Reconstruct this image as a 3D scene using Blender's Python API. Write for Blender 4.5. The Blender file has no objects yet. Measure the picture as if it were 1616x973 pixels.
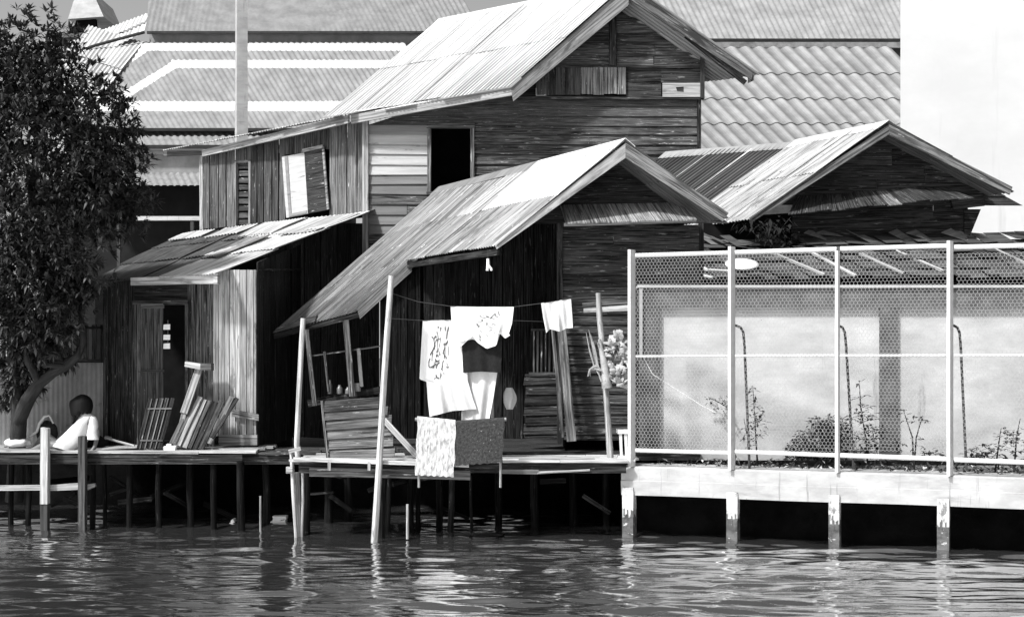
import bpy, bmesh, math, random
import numpy as np
from mathutils import Vector, Matrix
random.seed(7)
SC = bpy.context.scene
COL = SC.collection
V = Vector
F = 2200.0; H = 2.4; CX = 808.0; CY = 561.0        # camera focal length in photo pixels, eye height, vanishing centre
rnd = random.uniform

def P(x, y, Y): return V(((x-CX)/F*Y, Y, H-(y-CY)/F*Y))
def OZ(x, y, z):
    Y = (H-z)*F/(y-CY); return P(x, y, Y)
def XY(x, Y): return V(((x-CX)/F*Y, Y))
def OP(x, y, A, B):
    """point of the vertical plane through ground points A, B"""
    k = (x-CX)/F; dx, dy = B.x-A.x, B.y-A.y
    # A + t d = (kY, Y)
    t = (k*A.y-A.x)/(dx-k*dy)
    return P(x, y, A.y+t*dy)
def NP(A, B):
    d = (B-A).normalized(); n = V((d.y, -d.x, 0))
    if n.y > 0: n = -n
    return n
def lerp(a, b, t): return a+(b-a)*t

OFF = {}
class MB:
    def __init__(s): s.v=[]; s.f=[]; s.uv=[]; s.t=[]; s.m=[]; s.s=[]
    def add(s, verts, faces, uvs=None, tone=1.0, mi=0, smooth=False):
        b = len(s.v); s.v += [tuple(v) for v in verts]
        for k, f in enumerate(faces):
            s.f.append([b+i for i in f])
            s.uv.append(uvs[k] if uvs else [(verts[i][0]+verts[i][1]*.37, verts[i][2]) for i in f])
            s.t.append(tone); s.m.append(mi); s.s.append(smooth)
    def slab(s, a, b, c, d, tv, tone=1.0, mi=0, jit=0.0):
        a, b, c, d = V(a), V(b), V(c), V(d); tv = V(tv)
        if jit:
            for q in (a, b, c, d): q += V((rnd(-jit, jit), rnd(-jit, jit)*.5, rnd(-jit, jit)))
        vs = [a, b, c, d, a+tv, b+tv, c+tv, d+tv]
        L = (b-a).length; W = (d-a).length; T = tv.length
        ou, ov = rnd(0, 50), rnd(0, 50)
        fs = [(0,1,2,3), (7,6,5,4), (4,5,1,0), (3,2,6,7), (1,5,6,2), (4,0,3,7)]
        q = lambda l: [(ou+x, ov+y) for x, y in l]
        us = [q([(0,0),(L,0),(L,W),(0,W)]), q([(0,W),(L,W),(L,0),(0,0)]), q([(0,-T),(L,-T),(L,0),(0,0)]),
              q([(0,W),(L,W),(L,W+T),(0,W+T)]), q([(L,0),(L+T,0),(L+T,W),(L,W)]), q([(-T,0),(0,0),(0,W),(-T,W)])]
        s.add(vs, fs, us, tone, mi)
    def box(s, lo, hi, tone=1.0, mi=0, jit=0):
        lo, hi = V(lo), V(hi)
        s.slab((lo.x,lo.y,lo.z), (hi.x,lo.y,lo.z), (hi.x,lo.y,hi.z), (lo.x,lo.y,hi.z), (0,hi.y-lo.y,0), tone, mi, jit)
    def bar(s, p, q, w, t, tone=1.0, mi=0, face=None, taper=1.0):
        """square bar from p to q, w across the view, t in depth"""
        p, q = V(p), V(q); ax = (q-p).normalized()
        n = V(face) if face else V((0,-1,0))
        n = (n-ax*n.dot(ax)).normalized(); sd = ax.cross(n)
        w2 = w*taper
        s.slab(p-sd*w/2+n*t/2, q-sd*w2/2+n*t/2, q+sd*w2/2+n*t/2, p+sd*w/2+n*t/2, -n*t, tone, mi)
    def tube(s, pts, r, n=8, tone=1.0, mi=0, cap=True):
        pts = [V(p) for p in pts]
        if not isinstance(r, (list, tuple)): r = [r]*len(pts)
        vs, fs, us = [], [], []; ln = 0; ou = rnd(0, 50)
        for i, p in enumerate(pts):
            if i: ln += (p-pts[i-1]).length
            ax = (pts[min(i+1, len(pts)-1)]-pts[max(i-1, 0)]).normalized()
            a = ax.cross(V((0,0,1)) if abs(ax.z) < .9 else V((0,1,0))).normalized(); b = ax.cross(a)
            for k in range(n):
                th = 2*math.pi*k/n; vs.append(p+(a*math.cos(th)+b*math.sin(th))*r[i])
            if i:
                for k in range(n):
                    k2 = (k+1) % n; o = (i-1)*n
                    fs.append((o+k, o+k2, o+n+k2, o+n+k)); w = 2*math.pi*r[i]/n
                    l0 = ln-(p-pts[i-1]).length
                    us.append([(ou+l0, k*w), (ou+l0, k*w+w), (ou+ln, k*w+w), (ou+ln, k*w)])
        s.add(vs, fs, us, tone, mi, True)
        if cap:
            for o in (0, (len(pts)-1)*n):
                s.add([vs[o+k] for k in range(n)], [tuple(range(n))], None, tone, mi)
    def grid(s, fn, nu, nv, tone=1.0, mi=0, smooth=True, uvf=None, tf=None):
        b0 = len(s.t); vs = [fn(i/nu, j/nv) for j in range(nv+1) for i in range(nu+1)]
        fs, us = [], []
        for j in range(nv):
            for i in range(nu):
                o = j*(nu+1)+i; fs.append((o, o+1, o+nu+2, o+nu+1))
                g = uvf or (lambda a, b: (a, b))
                us.append([g(i/nu, j/nv), g((i+1)/nu, j/nv), g((i+1)/nu, (j+1)/nv), g(i/nu, (j+1)/nv)])
        if callable(mi):
            b = len(s.v); s.v += [tuple(v) for v in vs]
            for k, f in enumerate(fs):
                s.f.append([b+i for i in f]); s.uv.append(us[k]); s.t.append(tone); s.s.append(smooth)
                c = sum((vs[i] for i in f), V((0,0,0)))/4; s.m.append(mi(c))
        else: s.add(vs, fs, us, tone, mi, smooth)
        if tf:
            for k in range(nu*nv): s.t[b0+k] *= tf((k % nu+.5)/nu, (k//nu+.5)/nv)
    def build(s, name, mats, parent=None, origin=None):
        off = OFF[parent.name] if parent else V(origin if origin is not None else (0,0,0))
        me = bpy.data.meshes.new(name)
        me.from_pydata([(x-off.x, y-off.y, z-off.z) for x, y, z in s.v], [], s.f)
        uvl = me.uv_layers.new(name="UVMap"); flat = [c for f in s.uv for u in f for c in u]
        uvl.data.foreach_set("uv", flat)
        at = me.attributes.new("tone", 'FLOAT', 'FACE'); at.data.foreach_set("value", s.t)
        me.polygons.foreach_set("use_smooth", s.s); me.polygons.foreach_set("material_index", s.m)
        for m in (mats if isinstance(mats, (list, tuple)) else [mats]): me.materials.append(m)
        me.update()
        o = bpy.data.objects.new(name, me); COL.objects.link(o)
        if parent: o.parent = parent
        else: o.location = off
        OFF[o.name] = off
        return o

def thing(name, label, cat, loc, group=None):
    o = bpy.data.objects.new(name, None); COL.objects.link(o); o.location = loc; o.empty_display_size = .2
    o['label'] = label; o['category'] = cat
    if group: o['group'] = group
    OFF[o.name] = V(loc); return o
def tag(o, label, cat, group=None, kind=None):
    o['label'] = label; o['category'] = cat
    if group: o['group'] = group
    if kind: o['kind'] = kind
    return o
def struct(o): o['kind'] = 'structure'; return o

# ------------------------------------------------------------------ materials (a black-and-white photograph: greys only)
def M(name, lo, hi, su=1, sv=1, rough=.85, spec=.25, bump=.3, bdist=.006, ramp=(.3, .7), blot=None, coords='UV', detail=6, metal=0, spots=None):
    m = bpy.data.materials.new(name); m.use_nodes = True; nt = m.node_tree; N = nt.nodes; L = nt.links
    b = N['Principled BSDF']; b.inputs['Roughness'].default_value = rough
    b.inputs['Specular IOR Level'].default_value = spec; b.inputs['Metallic'].default_value = metal
    tc = N.new('ShaderNodeTexCoord'); mp = N.new('ShaderNodeMapping'); mp.inputs['Scale'].default_value = (su, sv, su)
    L.new(tc.outputs[coords], mp.inputs['Vector'])
    nz = N.new('ShaderNodeTexNoise'); nz.inputs['Scale'].default_value = 1; nz.inputs['Detail'].default_value = detail; nz.inputs['Roughness'].default_value = .68
    L.new(mp.outputs[0], nz.inputs['Vector'])
    mr = N.new('ShaderNodeMapRange'); mr.inputs['From Min'].default_value = ramp[0]; mr.inputs['From Max'].default_value = ramp[1]
    mr.inputs['To Min'].default_value = lo; mr.inputs['To Max'].default_value = hi
    L.new(nz.outputs['Fac'], mr.inputs['Value']); val = mr.outputs[0]
    def layer(val, sx, sy, th, w, col, det=5):
        m2 = N.new('ShaderNodeMapping'); m2.inputs['Scale'].default_value = (sx, sy, sx); L.new(tc.outputs[coords], m2.inputs['Vector'])
        n2 = N.new('ShaderNodeTexNoise'); n2.inputs['Scale'].default_value = 1; n2.inputs['Detail'].default_value = det; n2.inputs['Roughness'].default_value = .7
        L.new(m2.outputs[0], n2.inputs['Vector'])
        r = N.new('ShaderNodeMapRange'); r.inputs['From Min'].default_value = th; r.inputs['From Max'].default_value = th+w
        L.new(n2.outputs['Fac'], r.inputs['Value'])
        mx = N.new('ShaderNodeMix'); mx.data_type = 'FLOAT'
        L.new(r.outputs[0], mx.inputs[0]); L.new(val, mx.inputs[2]); mx.inputs[3].default_value = col
        return mx.outputs[0]
    for b_ in (blot or []): val = layer(val, *b_)
    at = N.new('ShaderNodeAttribute'); at.attribute_name = 'tone'
    mu = N.new('ShaderNodeMath'); mu.operation = 'MULTIPLY'; mu.use_clamp = True
    L.new(val, mu.inputs[0]); L.new(at.outputs['Fac'], mu.inputs[1])
    for b_ in (spots or []):
        mu2 = layer(mu.outputs[0], *b_); 
        class _: outputs = [mu2]
        mu = _
    L.new(mu.outputs[0], b.inputs['Base Color'])
    if bump:
        bp = N.new('ShaderNodeBump'); bp.inputs['Strength'].default_value = bump; bp.inputs['Distance'].default_value = bdist
        L.new(nz.outputs['Fac'], bp.inputs['Height']); L.new(bp.outputs[0], b.inputs['Normal'])
    return m

W_OLD = M('old_dark_wood', .005, .072, 1.6, 46, ramp=(.40, .62), blot=[(1.2, 5, .54, .10, .02), (3.2, 24, .605, .07, .22), (30, 40, .68, .03, .30), (.7, 2.2, .57, .14, .075)], bump=.8, spec=.06)
W_MID = M('weathered_wood', .025, .21, 1.3, 42, ramp=(.39, .62), blot=[(.9, 5, .54, .12, .04)], spots=[(3, 22, .625, .06, .40)], bump=.8, spec=.12)
W_PALE = M('bleached_wood', .13, .50, 1.1, 34, ramp=(.37, .62), blot=[(1.0, 4, .56, .1, .13)], spots=[(2.2, 20, .655, .03, .05)], bump=.6)
W_PAINT = M('flaking_paint_board', .33, .52, 1.1, 14, ramp=(.3, .7), blot=[(1.6, 9, .60, .06, .2)], bump=.3)
R_NEW = M('bright_zinc_sheet', .36, .62, 10, .5, rough=.5, spec=.4, ramp=(.36, .64), blot=[(8, .7, .60, .1, .30)], spots=[(9, 6, .73, .02, .12)], bump=.1)
R_OLD = M('stained_zinc_sheet', .13, .50, 13, .7, rough=.6, spec=.3, ramp=(.36, .64), blot=[(6, .9, .55, .08, .11)], spots=[(18, 4, .645, .03, .62), (15, 9, .635, .03, .05)], bump=.15)
R_RUST = M('rusted_sheet', .05, .16, 11, .9, rough=.8, ramp=(.3, .7), blot=[(5, 1.3, .58, .1, .04)], spots=[(14, 3, .69, .03, .4)], bump=.2)
CONC = M('pale_concrete', .29, .42, 1.6, 3.4, rough=.9, ramp=(.35, .65), blot=[(.9, 5, .56, .12, .26), (14, .9, .59, .08, .22)], spots=[(11, 11, .69, .02, .12)], bump=.4)
PIER = M('pier_concrete', .30, .52, 5, 5, rough=.9, ramp=(.35, .65), blot=[(9, 3, .57, .05, .16)], bump=.4)
STAIN = M('algae_stained_concrete', .03, .12, 8, 8, rough=.7, ramp=(.35, .65), spots=[(9, 14, .60, .03, .42)], bump=.4)
PAINT_W = M('white_painted_metal', .52, .64, 2, 12, rough=.45, spec=.5, ramp=(.3, .7), blot=[(3, 8, .68, .03, .3)], bump=.1)
GREY_C = M('grey_cement', .06, .13, 3, 3, rough=.9, ramp=(.35, .65), blot=[(1.2, 2, .6, .1, .06)], bump=.2)
PLASTER = M('pale_plaster', .26, .40, 1.1, 2.2, rough=.9, ramp=(.34, .66), blot=[(.7, 1.3, .55, .16, .25), (5, .5, .62, .08, .22)], spots=[(22, 22, .69, .03, .16)], bump=.3)
WIRE = M('galvanised_wire', .22, .32, 20, 20, rough=.5, spec=.5, bump=0)
RENDER = M('smooth_render', .54, .62, .25, .4, rough=.9, ramp=(.35, .65), blot=[(1.6, .12, .58, .12, .50)], bump=.05)
TAR_R = M('grey_roof_tile', .15, .23, 2, 1.2, rough=.9, ramp=(.35, .65), blot=[(1.3, 1.3, .56, .12, .16)], spots=[(6, 6, .69, .03, .11), (9, 3, .70, .04, .3)], bump=.15)
WHITE_R = M('white_roof_tile', .46, .58, 2, 1.2, rough=.8, ramp=(.3, .7), bump=.1)
DARK = M('dark_interior', .006, .014, 3, 3, rough=1, spec=0, bump=0)  # near-black colour that carries the shade of rooms and gaps
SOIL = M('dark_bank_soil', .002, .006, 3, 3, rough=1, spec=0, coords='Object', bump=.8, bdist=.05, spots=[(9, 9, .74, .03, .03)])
GRND = M('dusty_ground', .07, .18, 2, 2, rough=1, spec=.1, coords='Object', bump=.6, bdist=.03)
CL_W = M('white_cloth', .60, .70, 14, 14, rough=.95, spec=.05, ramp=(.3, .7), bump=.12)
CL_B = M('black_cloth', .012, .022, 14, 14, rough=.95, spec=.05, bump=.1)
BARK = M('dark_bark', .008, .04, 5, 16, rough=.95, bump=.9, bdist=.02)
SKIN = M('tanned_skin', .14, .17, 6, 6, rough=.55, bump=.05)
HAIR = M('black_hair', .004, .010, 4, 80, rough=.55, spec=.15, bump=.4)
RUG_L = M('pale_carpet_pile', .24, .68, 30, 9, rough=1, spec=.05, ramp=(.36, .62), blot=[(15, 4, .60, .06, .13)], bump=1.0, bdist=.02)
RUG_D = M('dark_carpet_pile', .02, .075, 30, 30, rough=1, spec=.05, ramp=(.3, .7), spots=[(26, 26, .645, .05, .42)], bump=1.0, bdist=.02)
FOAM = M('white_foam', .7, .82, 10, 10, rough=.9, bump=.4)
def leaf_mat(name, lo, hi, rough=.42):
    m = M(name, lo, hi, 9, 9, rough=rough, spec=.3, bump=0); return m
LEAF = leaf_mat('tree_leaf', .016, .050, .55)
LEAF_D = leaf_mat('dark_leaf', .012, .035, .7)
LEAF_K = leaf_mat('withered_leaf', .004, .012, .9)
LEAF_P = leaf_mat('dry_leaf', .20, .46, .85)
STRAP = M('pale_strap', .55, .65, 8, 8, bump=.1)

# ------------------------------------------------------------------ builders for boards and sheets
def hboard(mb, A, B, x0, x1, y0, y1, tone=1, mi=0, th=.02, out=0.0, slant=0.0, jit=.004):
    n = NP(A, B)
    a = OP(x0, y1, A, B)+n*(out+slant); b = OP(x1, y1, A, B)+n*(out+slant)
    c = OP(x1, y0, A, B)+n*out; d = OP(x0, y0, A, B)+n*out
    mb.slab(a, b, c, d, -n*th, tone, mi, jit)
def vboard(mb, A, B, x0, x1, yt0, yt1, yb0, yb1, tone=1, mi=0, th=.02, out=0.0, jit=.003):
    n = NP(A, B)*1.0; o = n*out
    mb.slab(OP(x0, yb0, A, B)+o, OP(x0, yt0, A, B)+o, OP(x1, yt1, A, B)+o, OP(x1, yb1, A, B)+o, -n*th, tone, mi, jit)
def quadboard(mb, A, B, pts, tone=1, mi=0, th=.03, out=0.0):
    n = NP(A, B); p = [OP(x, y, A, B)+n*out for x, y in pts]; mb.slab(*p, -n*th, tone, mi)
def clap(mb, A, B, y0, y1, step, xl, xr, tone=(.7, 1.3), skips=(), mi=0, slant=.024, pale=None, out=0.0, drift=0.0, split=.4):
    """overlapping weatherboards between pixel heights y0 (top) and y1"""
    n = NP(A, B); y = y0
    while y < y1-1:
        st = step*rnd(.93, 1.07); yb = min(y+st*1.1, y1+2)
        segs = [(None, None)]
        for (a, b, c, d) in skips:
            if yb-1 > c and y+1 < d:
                ns = []
                for s0, s1 in segs:
                    L0 = s0 if s0 is not None else -1e4; R0 = s1 if s1 is not None else 1e4
                    if b <= L0 or a >= R0: ns.append((s0, s1)); continue
                    if a > L0: ns.append((s0, a))
                    if b < R0: ns.append((b, s1))
                segs = ns
        out_s = []
        for s0, s1 in segs:
            l = xl((y+yb)/2) if s0 is None else s0; r = xr((y+yb)/2) if s1 is None else s1
            if r-l > 120 and random.random() < split:
                k = rnd(l+40, r-40); out_s += [(s0, k-.4), (k+.4, s1)]
            else: out_s.append((s0, s1))
        for s0, s1 in out_s:
            lt = xl(y) if s0 is None else s0; lb = xl(yb) if s0 is None else s0
            rt = xr(y) if s1 is None else s1; rb = xr(yb) if s1 is None else s1
            if rt-lt < 3 and rb-lb < 3: continue
            t = rnd(*tone); m_ = mi
            if pale:
                r_ = pale((lt+rt)/2, (y+yb)/2)
                if r_: t, m_ = r_[0]*rnd(.85, 1.1), r_[1]
            e0, e1 = rnd(-.8, .8), rnd(-.8, .8)+drift*(rb-lb)
            mb.slab(OP(lb, yb+e0, A, B)+n*(slant+out), OP(rb, yb+e1, A, B)+n*(slant+out), OP(rt, y+e1, A, B)+n*out, OP(lt, y+e0, A, B)+n*out, -n*.014, t, m_)
        y += st
def vboards(mb, A, B, x0, x1, w, yt, yb, tone=(.7, 1.3), mi=0, gap=.5, th=.02, out=0.0, ragged=1.5, skips=()):
    x = x0
    while x < x1-1:
        ww = min(w*rnd(.8, 1.2), x1-x)
        if x1-x-ww < w*.3: ww = x1-x
        if not any(a < x+ww/2 < b for a, b in skips):
            l, r = x+gap/2, x+ww-gap/2; e = rnd(-ragged, ragged)
            vboard(mb, A, B, l, r, yt(l), yt(r), yb(l)+e, yb(r)+e, rnd(*tone), mi, th, out+rnd(-.006, .006))
        x += ww
def corr(mb, e0, e1, r1, r0, pitch=.076, amp=.011, cols=4, rows=2, tones=None, mis=None, seg=6, nv=5, jag=.03, lift=.012, wob=.004):
    """corrugated sheets on the patch e0-e1 (lower edge) / r0-r1 (upper edge)"""
    e0, e1, r1, r0 = V(e0), V(e1), V(r1), V(r0)
    n = (e1-e0).cross(r0-e0); n.normalize()
    if n.z < 0: n = -n
    W = ((e1-e0).length+(r1-r0).length)/2; Ls = ((r0-e0).length+(r1-e1).length)/2
    nc = max(cols, int(W/pitch)); per = nc/cols
    for j in range(rows):
        for i in range(cols):
            u0 = round(i*per)/nc; u1 = min(1.0, (round((i+1)*per)+(1 if i < cols-1 else 0))/nc)
            v0 = j/rows-(.02 if j else 0)+rnd(-jag, jag)/Ls; v1 = (j+1)/rows+(.0 if j == rows-1 else .01)
            dz = (i % 2)*.004; b1, b2 = rnd(-wob, wob), rnd(-wob, wob)
            k = max(1, round((u1-u0)*nc))
            uo = rnd(0, 30)
            def fn(a, b, u0=u0, u1=u1, v0=v0, v1=v1, dz=dz, b1=b1, b2=b2):
                u = u0+(u1-u0)*a; v = v0+(v1-v0)*b
                p = lerp(lerp(e0, e1, u), lerp(r0, r1, u), v)
                return p+n*(amp*math.cos(2*math.pi*u*nc)+dz+lift*(1-b)*(1 if j else .3)+b1*math.sin(3*b)+b2*math.sin(5*a+2*b))
            t = tones(i/cols, j/rows) if tones else rnd(.85, 1.1)
            m_ = mis(i/cols, j/rows) if mis else 0
            streak = [rnd(.72, 1.12) for _ in range(k+1)]      # random dirt streak for each rib
            tf = lambda a, b, k=k, st=streak: (1-.42*(.5-.5*math.cos(2*math.pi*a*k)))*st[min(int(a*k+.5), k)]  # trough dirt plus rib shading painted into the colour
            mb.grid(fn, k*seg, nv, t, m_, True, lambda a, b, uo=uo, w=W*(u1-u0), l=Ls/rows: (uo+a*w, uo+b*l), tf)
# ------------------------------------------------------------------ camera, sun and sky
cam = bpy.data.cameras.new('camera'); co = bpy.data.objects.new('camera', cam); COL.objects.link(co)
co.location = (0, 0, H); co.rotation_euler = (math.radians(90), 0, 0)
cam.lens = 36*F/1616; cam.sensor_width = 36; cam.sensor_fit = 'HORIZONTAL'; cam.shift_y = (CY-486.5)/1616
cam.clip_start = .1; cam.clip_end = 3000; SC.camera = co
AZ, EL = math.radians(46), math.radians(50)
sv = V((-math.sin(AZ)*math.cos(EL), -math.cos(AZ)*math.cos(EL), math.sin(EL)))
sl = bpy.data.lights.new('sun', 'SUN'); sl.energy = 5.0; sl.angle = math.radians(5); sl.color = (1, 1, 1)
so = bpy.data.objects.new('sun', sl); COL.objects.link(so); so.rotation_euler = sv.to_track_quat('Z', 'Y').to_euler(); so.location = (-20, -20, 30)
wd = bpy.data.worlds.new("World"); SC.world = wd; wd.use_nodes = True; nt = wd.node_tree
bg = nt.nodes['Background']; sk = nt.nodes.new('ShaderNodeTexSky'); sk.sky_type = 'NISHITA'; sk.sun_disc = False
sk.sun_elevation = EL; sk.sun_rotation = math.atan2(sv.x, sv.y); sk.dust_density = 10.0; sk.air_density = 1.0
bw = nt.nodes.new('ShaderNodeRGBToBW'); nt.links.new(sk.outputs[0], bw.inputs[0]); 
tcw = nt.nodes.new('ShaderNodeTexCoord'); sx = nt.nodes.new('ShaderNodeSeparateXYZ'); nt.links.new(tcw.outputs['Generated'], sx.inputs[0])
def mth(op, a, b, c=None):
    n = nt.nodes.new('ShaderNodeMath'); n.operation = op
    for i, v in enumerate((a, b)):
        if isinstance(v, (int, float)): n.inputs[i].default_value = v
        else: nt.links.new(v, n.inputs[i])
    return n.outputs[0]
# white tropical haze low in the sky
hz = mth('MULTIPLY', mth('POWER', mth('MAXIMUM', mth('SUBTRACT', 1.0, mth('ABSOLUTE', sx.outputs['Z'], 0)), 0.0), 3.0), 6.5)
nt.links.new(mth('ADD', bw.outputs[0], hz), bg.inputs[0])
bg.inputs[1].default_value = .075
SC.view_settings.view_transform = 'Standard'; SC.view_settings.look = 'None'; SC.view_settings.exposure = .35; SC.view_settings.gamma = 1
SC.cycles.max_bounces = 6; SC.cycles.use_denoising = True

# ------------------------------------------------------------------ water and ground
def make_water():
    xs = np.concatenate([[-600, -200, -60, -25, -14, -9.5], np.arange(-8.5, 8.5, .04), [9.5, 13, 25, 60, 200, 600]])
    ys = np.concatenate([[-300, -60, 0, 6, 9.5], np.arange(11.4, 18.6, .0125), np.arange(18.62, 22.0, .04), [22.6, 24]])
    X, Y = np.meshgrid(xs, ys); Z = np.zeros_like(X); rs = np.random.RandomState(3)
    for k in range(80):
        lam = .085*(1.4/.085)**(rs.rand()**.85); th = rs.normal(0, .20); sl_ = .027*(1.0 if lam < .8 else .9)
        kk = 2*math.pi/lam; Z += sl_/kk*np.sin(kk*(X*math.sin(th)+Y*math.cos(th))+rs.rand()*6.28)
    # calmer and rougher patches, as a breeze leaves them
    G = np.ones_like(X)*1.0
    for k in range(9):
        lam = rs.uniform(2.5, 8); th = rs.uniform(0, 6.28)
        G += .13*np.sin(2*math.pi/lam*(X*math.cos(th)*.6+Y*math.sin(th)*1.3)+rs.rand()*6.28)
    inn = (X > -8.6) & (X < 8.6) & (Y > 11) & (Y < 22.1)
    Z = np.where(inn, Z*np.clip(G, .35, 1.7), 0)
    nx, ny = len(xs), len(ys)
    me = bpy.data.meshes.new('water'); me.vertices.add(nx*ny)
    me.vertices.foreach_set('co', np.stack([X, Y, Z], -1).astype('f').ravel())
    i = np.arange(nx*ny).reshape(ny, nx); q = np.stack([i[:-1, :-1], i[:-1, 1:], i[1:, 1:], i[1:, :-1]], -1).reshape(-1, 4)
    me.loops.add(q.size); me.loops.foreach_set('vertex_index', q.ravel().astype('i'))
    me.polygons.add(len(q)); me.polygons.foreach_set('loop_start', (np.arange(len(q))*4).astype('i')); me.polygons.foreach_set('use_smooth', np.ones(len(q), bool))
    me.update(calc_edges=True)
    m = bpy.data.materials.new('dark_canal_water'); m.use_nodes = True; b = m.node_tree.nodes['Principled BSDF']
    b.inputs['Base Color'].default_value = (.025, .025, .025, 1); b.inputs['Roughness'].default_value = .02; b.inputs['IOR'].default_value = 8.0
    b.inputs['Specular IOR Level'].default_value = .5
    N = m.node_tree.nodes; L = m.node_tree.links
    tc = N.new('ShaderNodeTexCoord'); mp = N.new('ShaderNodeMapping'); mp.inputs['Scale'].default_value = (7, 22, 1); L.new(tc.outputs['Object'], mp.inputs[0])
    nz = N.new('ShaderNodeTexNoise'); nz.inputs['Scale'].default_value = 1; nz.inputs['Detail'].default_value = 4; L.new(mp.outputs[0], nz.inputs['Vector'])
    bp = N.new('ShaderNodeBump'); bp.inputs['Strength'].default_value = .3; bp.inputs['Distance'].default_value = .006
    L.new(nz.outputs['Fac'], bp.inputs['Height']); L.new(bp.outputs[0], b.inputs['Normal'])
    me.materials.append(m); o = bpy.data.objects.new('water', me); COL.objects.link(o); struct(o)
make_water()

FA, FB = XY(1000, 18.405), XY(1597, 16.80)                     # the fence line on the ground
fd = (FB-FA).normalized(); FN = NP(FA, FB)
fpt = lambda t, back=0.0: V((FA.x+fd.x*t-FN.x*back, FA.y+fd.y*t-FN.y*back))
g = MB()
edge = [V((-60, 22.6)), V((-7, 22.6)), V((1.35, 22.6)), fpt(-.15, .75), fpt(9, .75), fpt(40, .75)]
back = [V((-500, 900)), V((-120, 900)), V((0, 900)), V((60, 900)), V((220, 900)), V((700, 900))]
for i in range(5):
    nseg = 6
    for k in range(nseg):
        f0, f1 = (k/nseg)**3, ((k+1)/nseg)**3
        z0 = .88
        pp = [lerp(edge[i], back[i], f0), lerp(edge[i+1], back[i+1], f0), lerp(edge[i+1], back[i+1], f1), lerp(edge[i], back[i], f1)]
        g.add([(p.x, p.y, z0) for p in pp], [(0, 1, 2, 3)], None, 1, 0)
struct(g.build('ground', GRND, None, (0, 22, .88)))
g = MB()                                                          # the bank under the houses, a rough dark face of earth
for i in range(5):
    a, b = edge[i], edge[i+1]; n_ = 26
    def fn(u, v, a=a, b=b):
        p = lerp(a, b, u); r = (math.sin(p.x*5.3+v*9)*.06+math.sin(p.x*13.7-v*17)*.03+math.sin(p.y*9+v*5)*.03)*math.sin(math.pi*v)
        return V((p.x, p.y+.004-(1-v)*.35+r, -1.0+v*1.876))
    g.grid(fn, n_, 7, 1, 0)
struct(g.build('bank_slope', SOIL, None, (0, 22.3, 0)))

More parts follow.
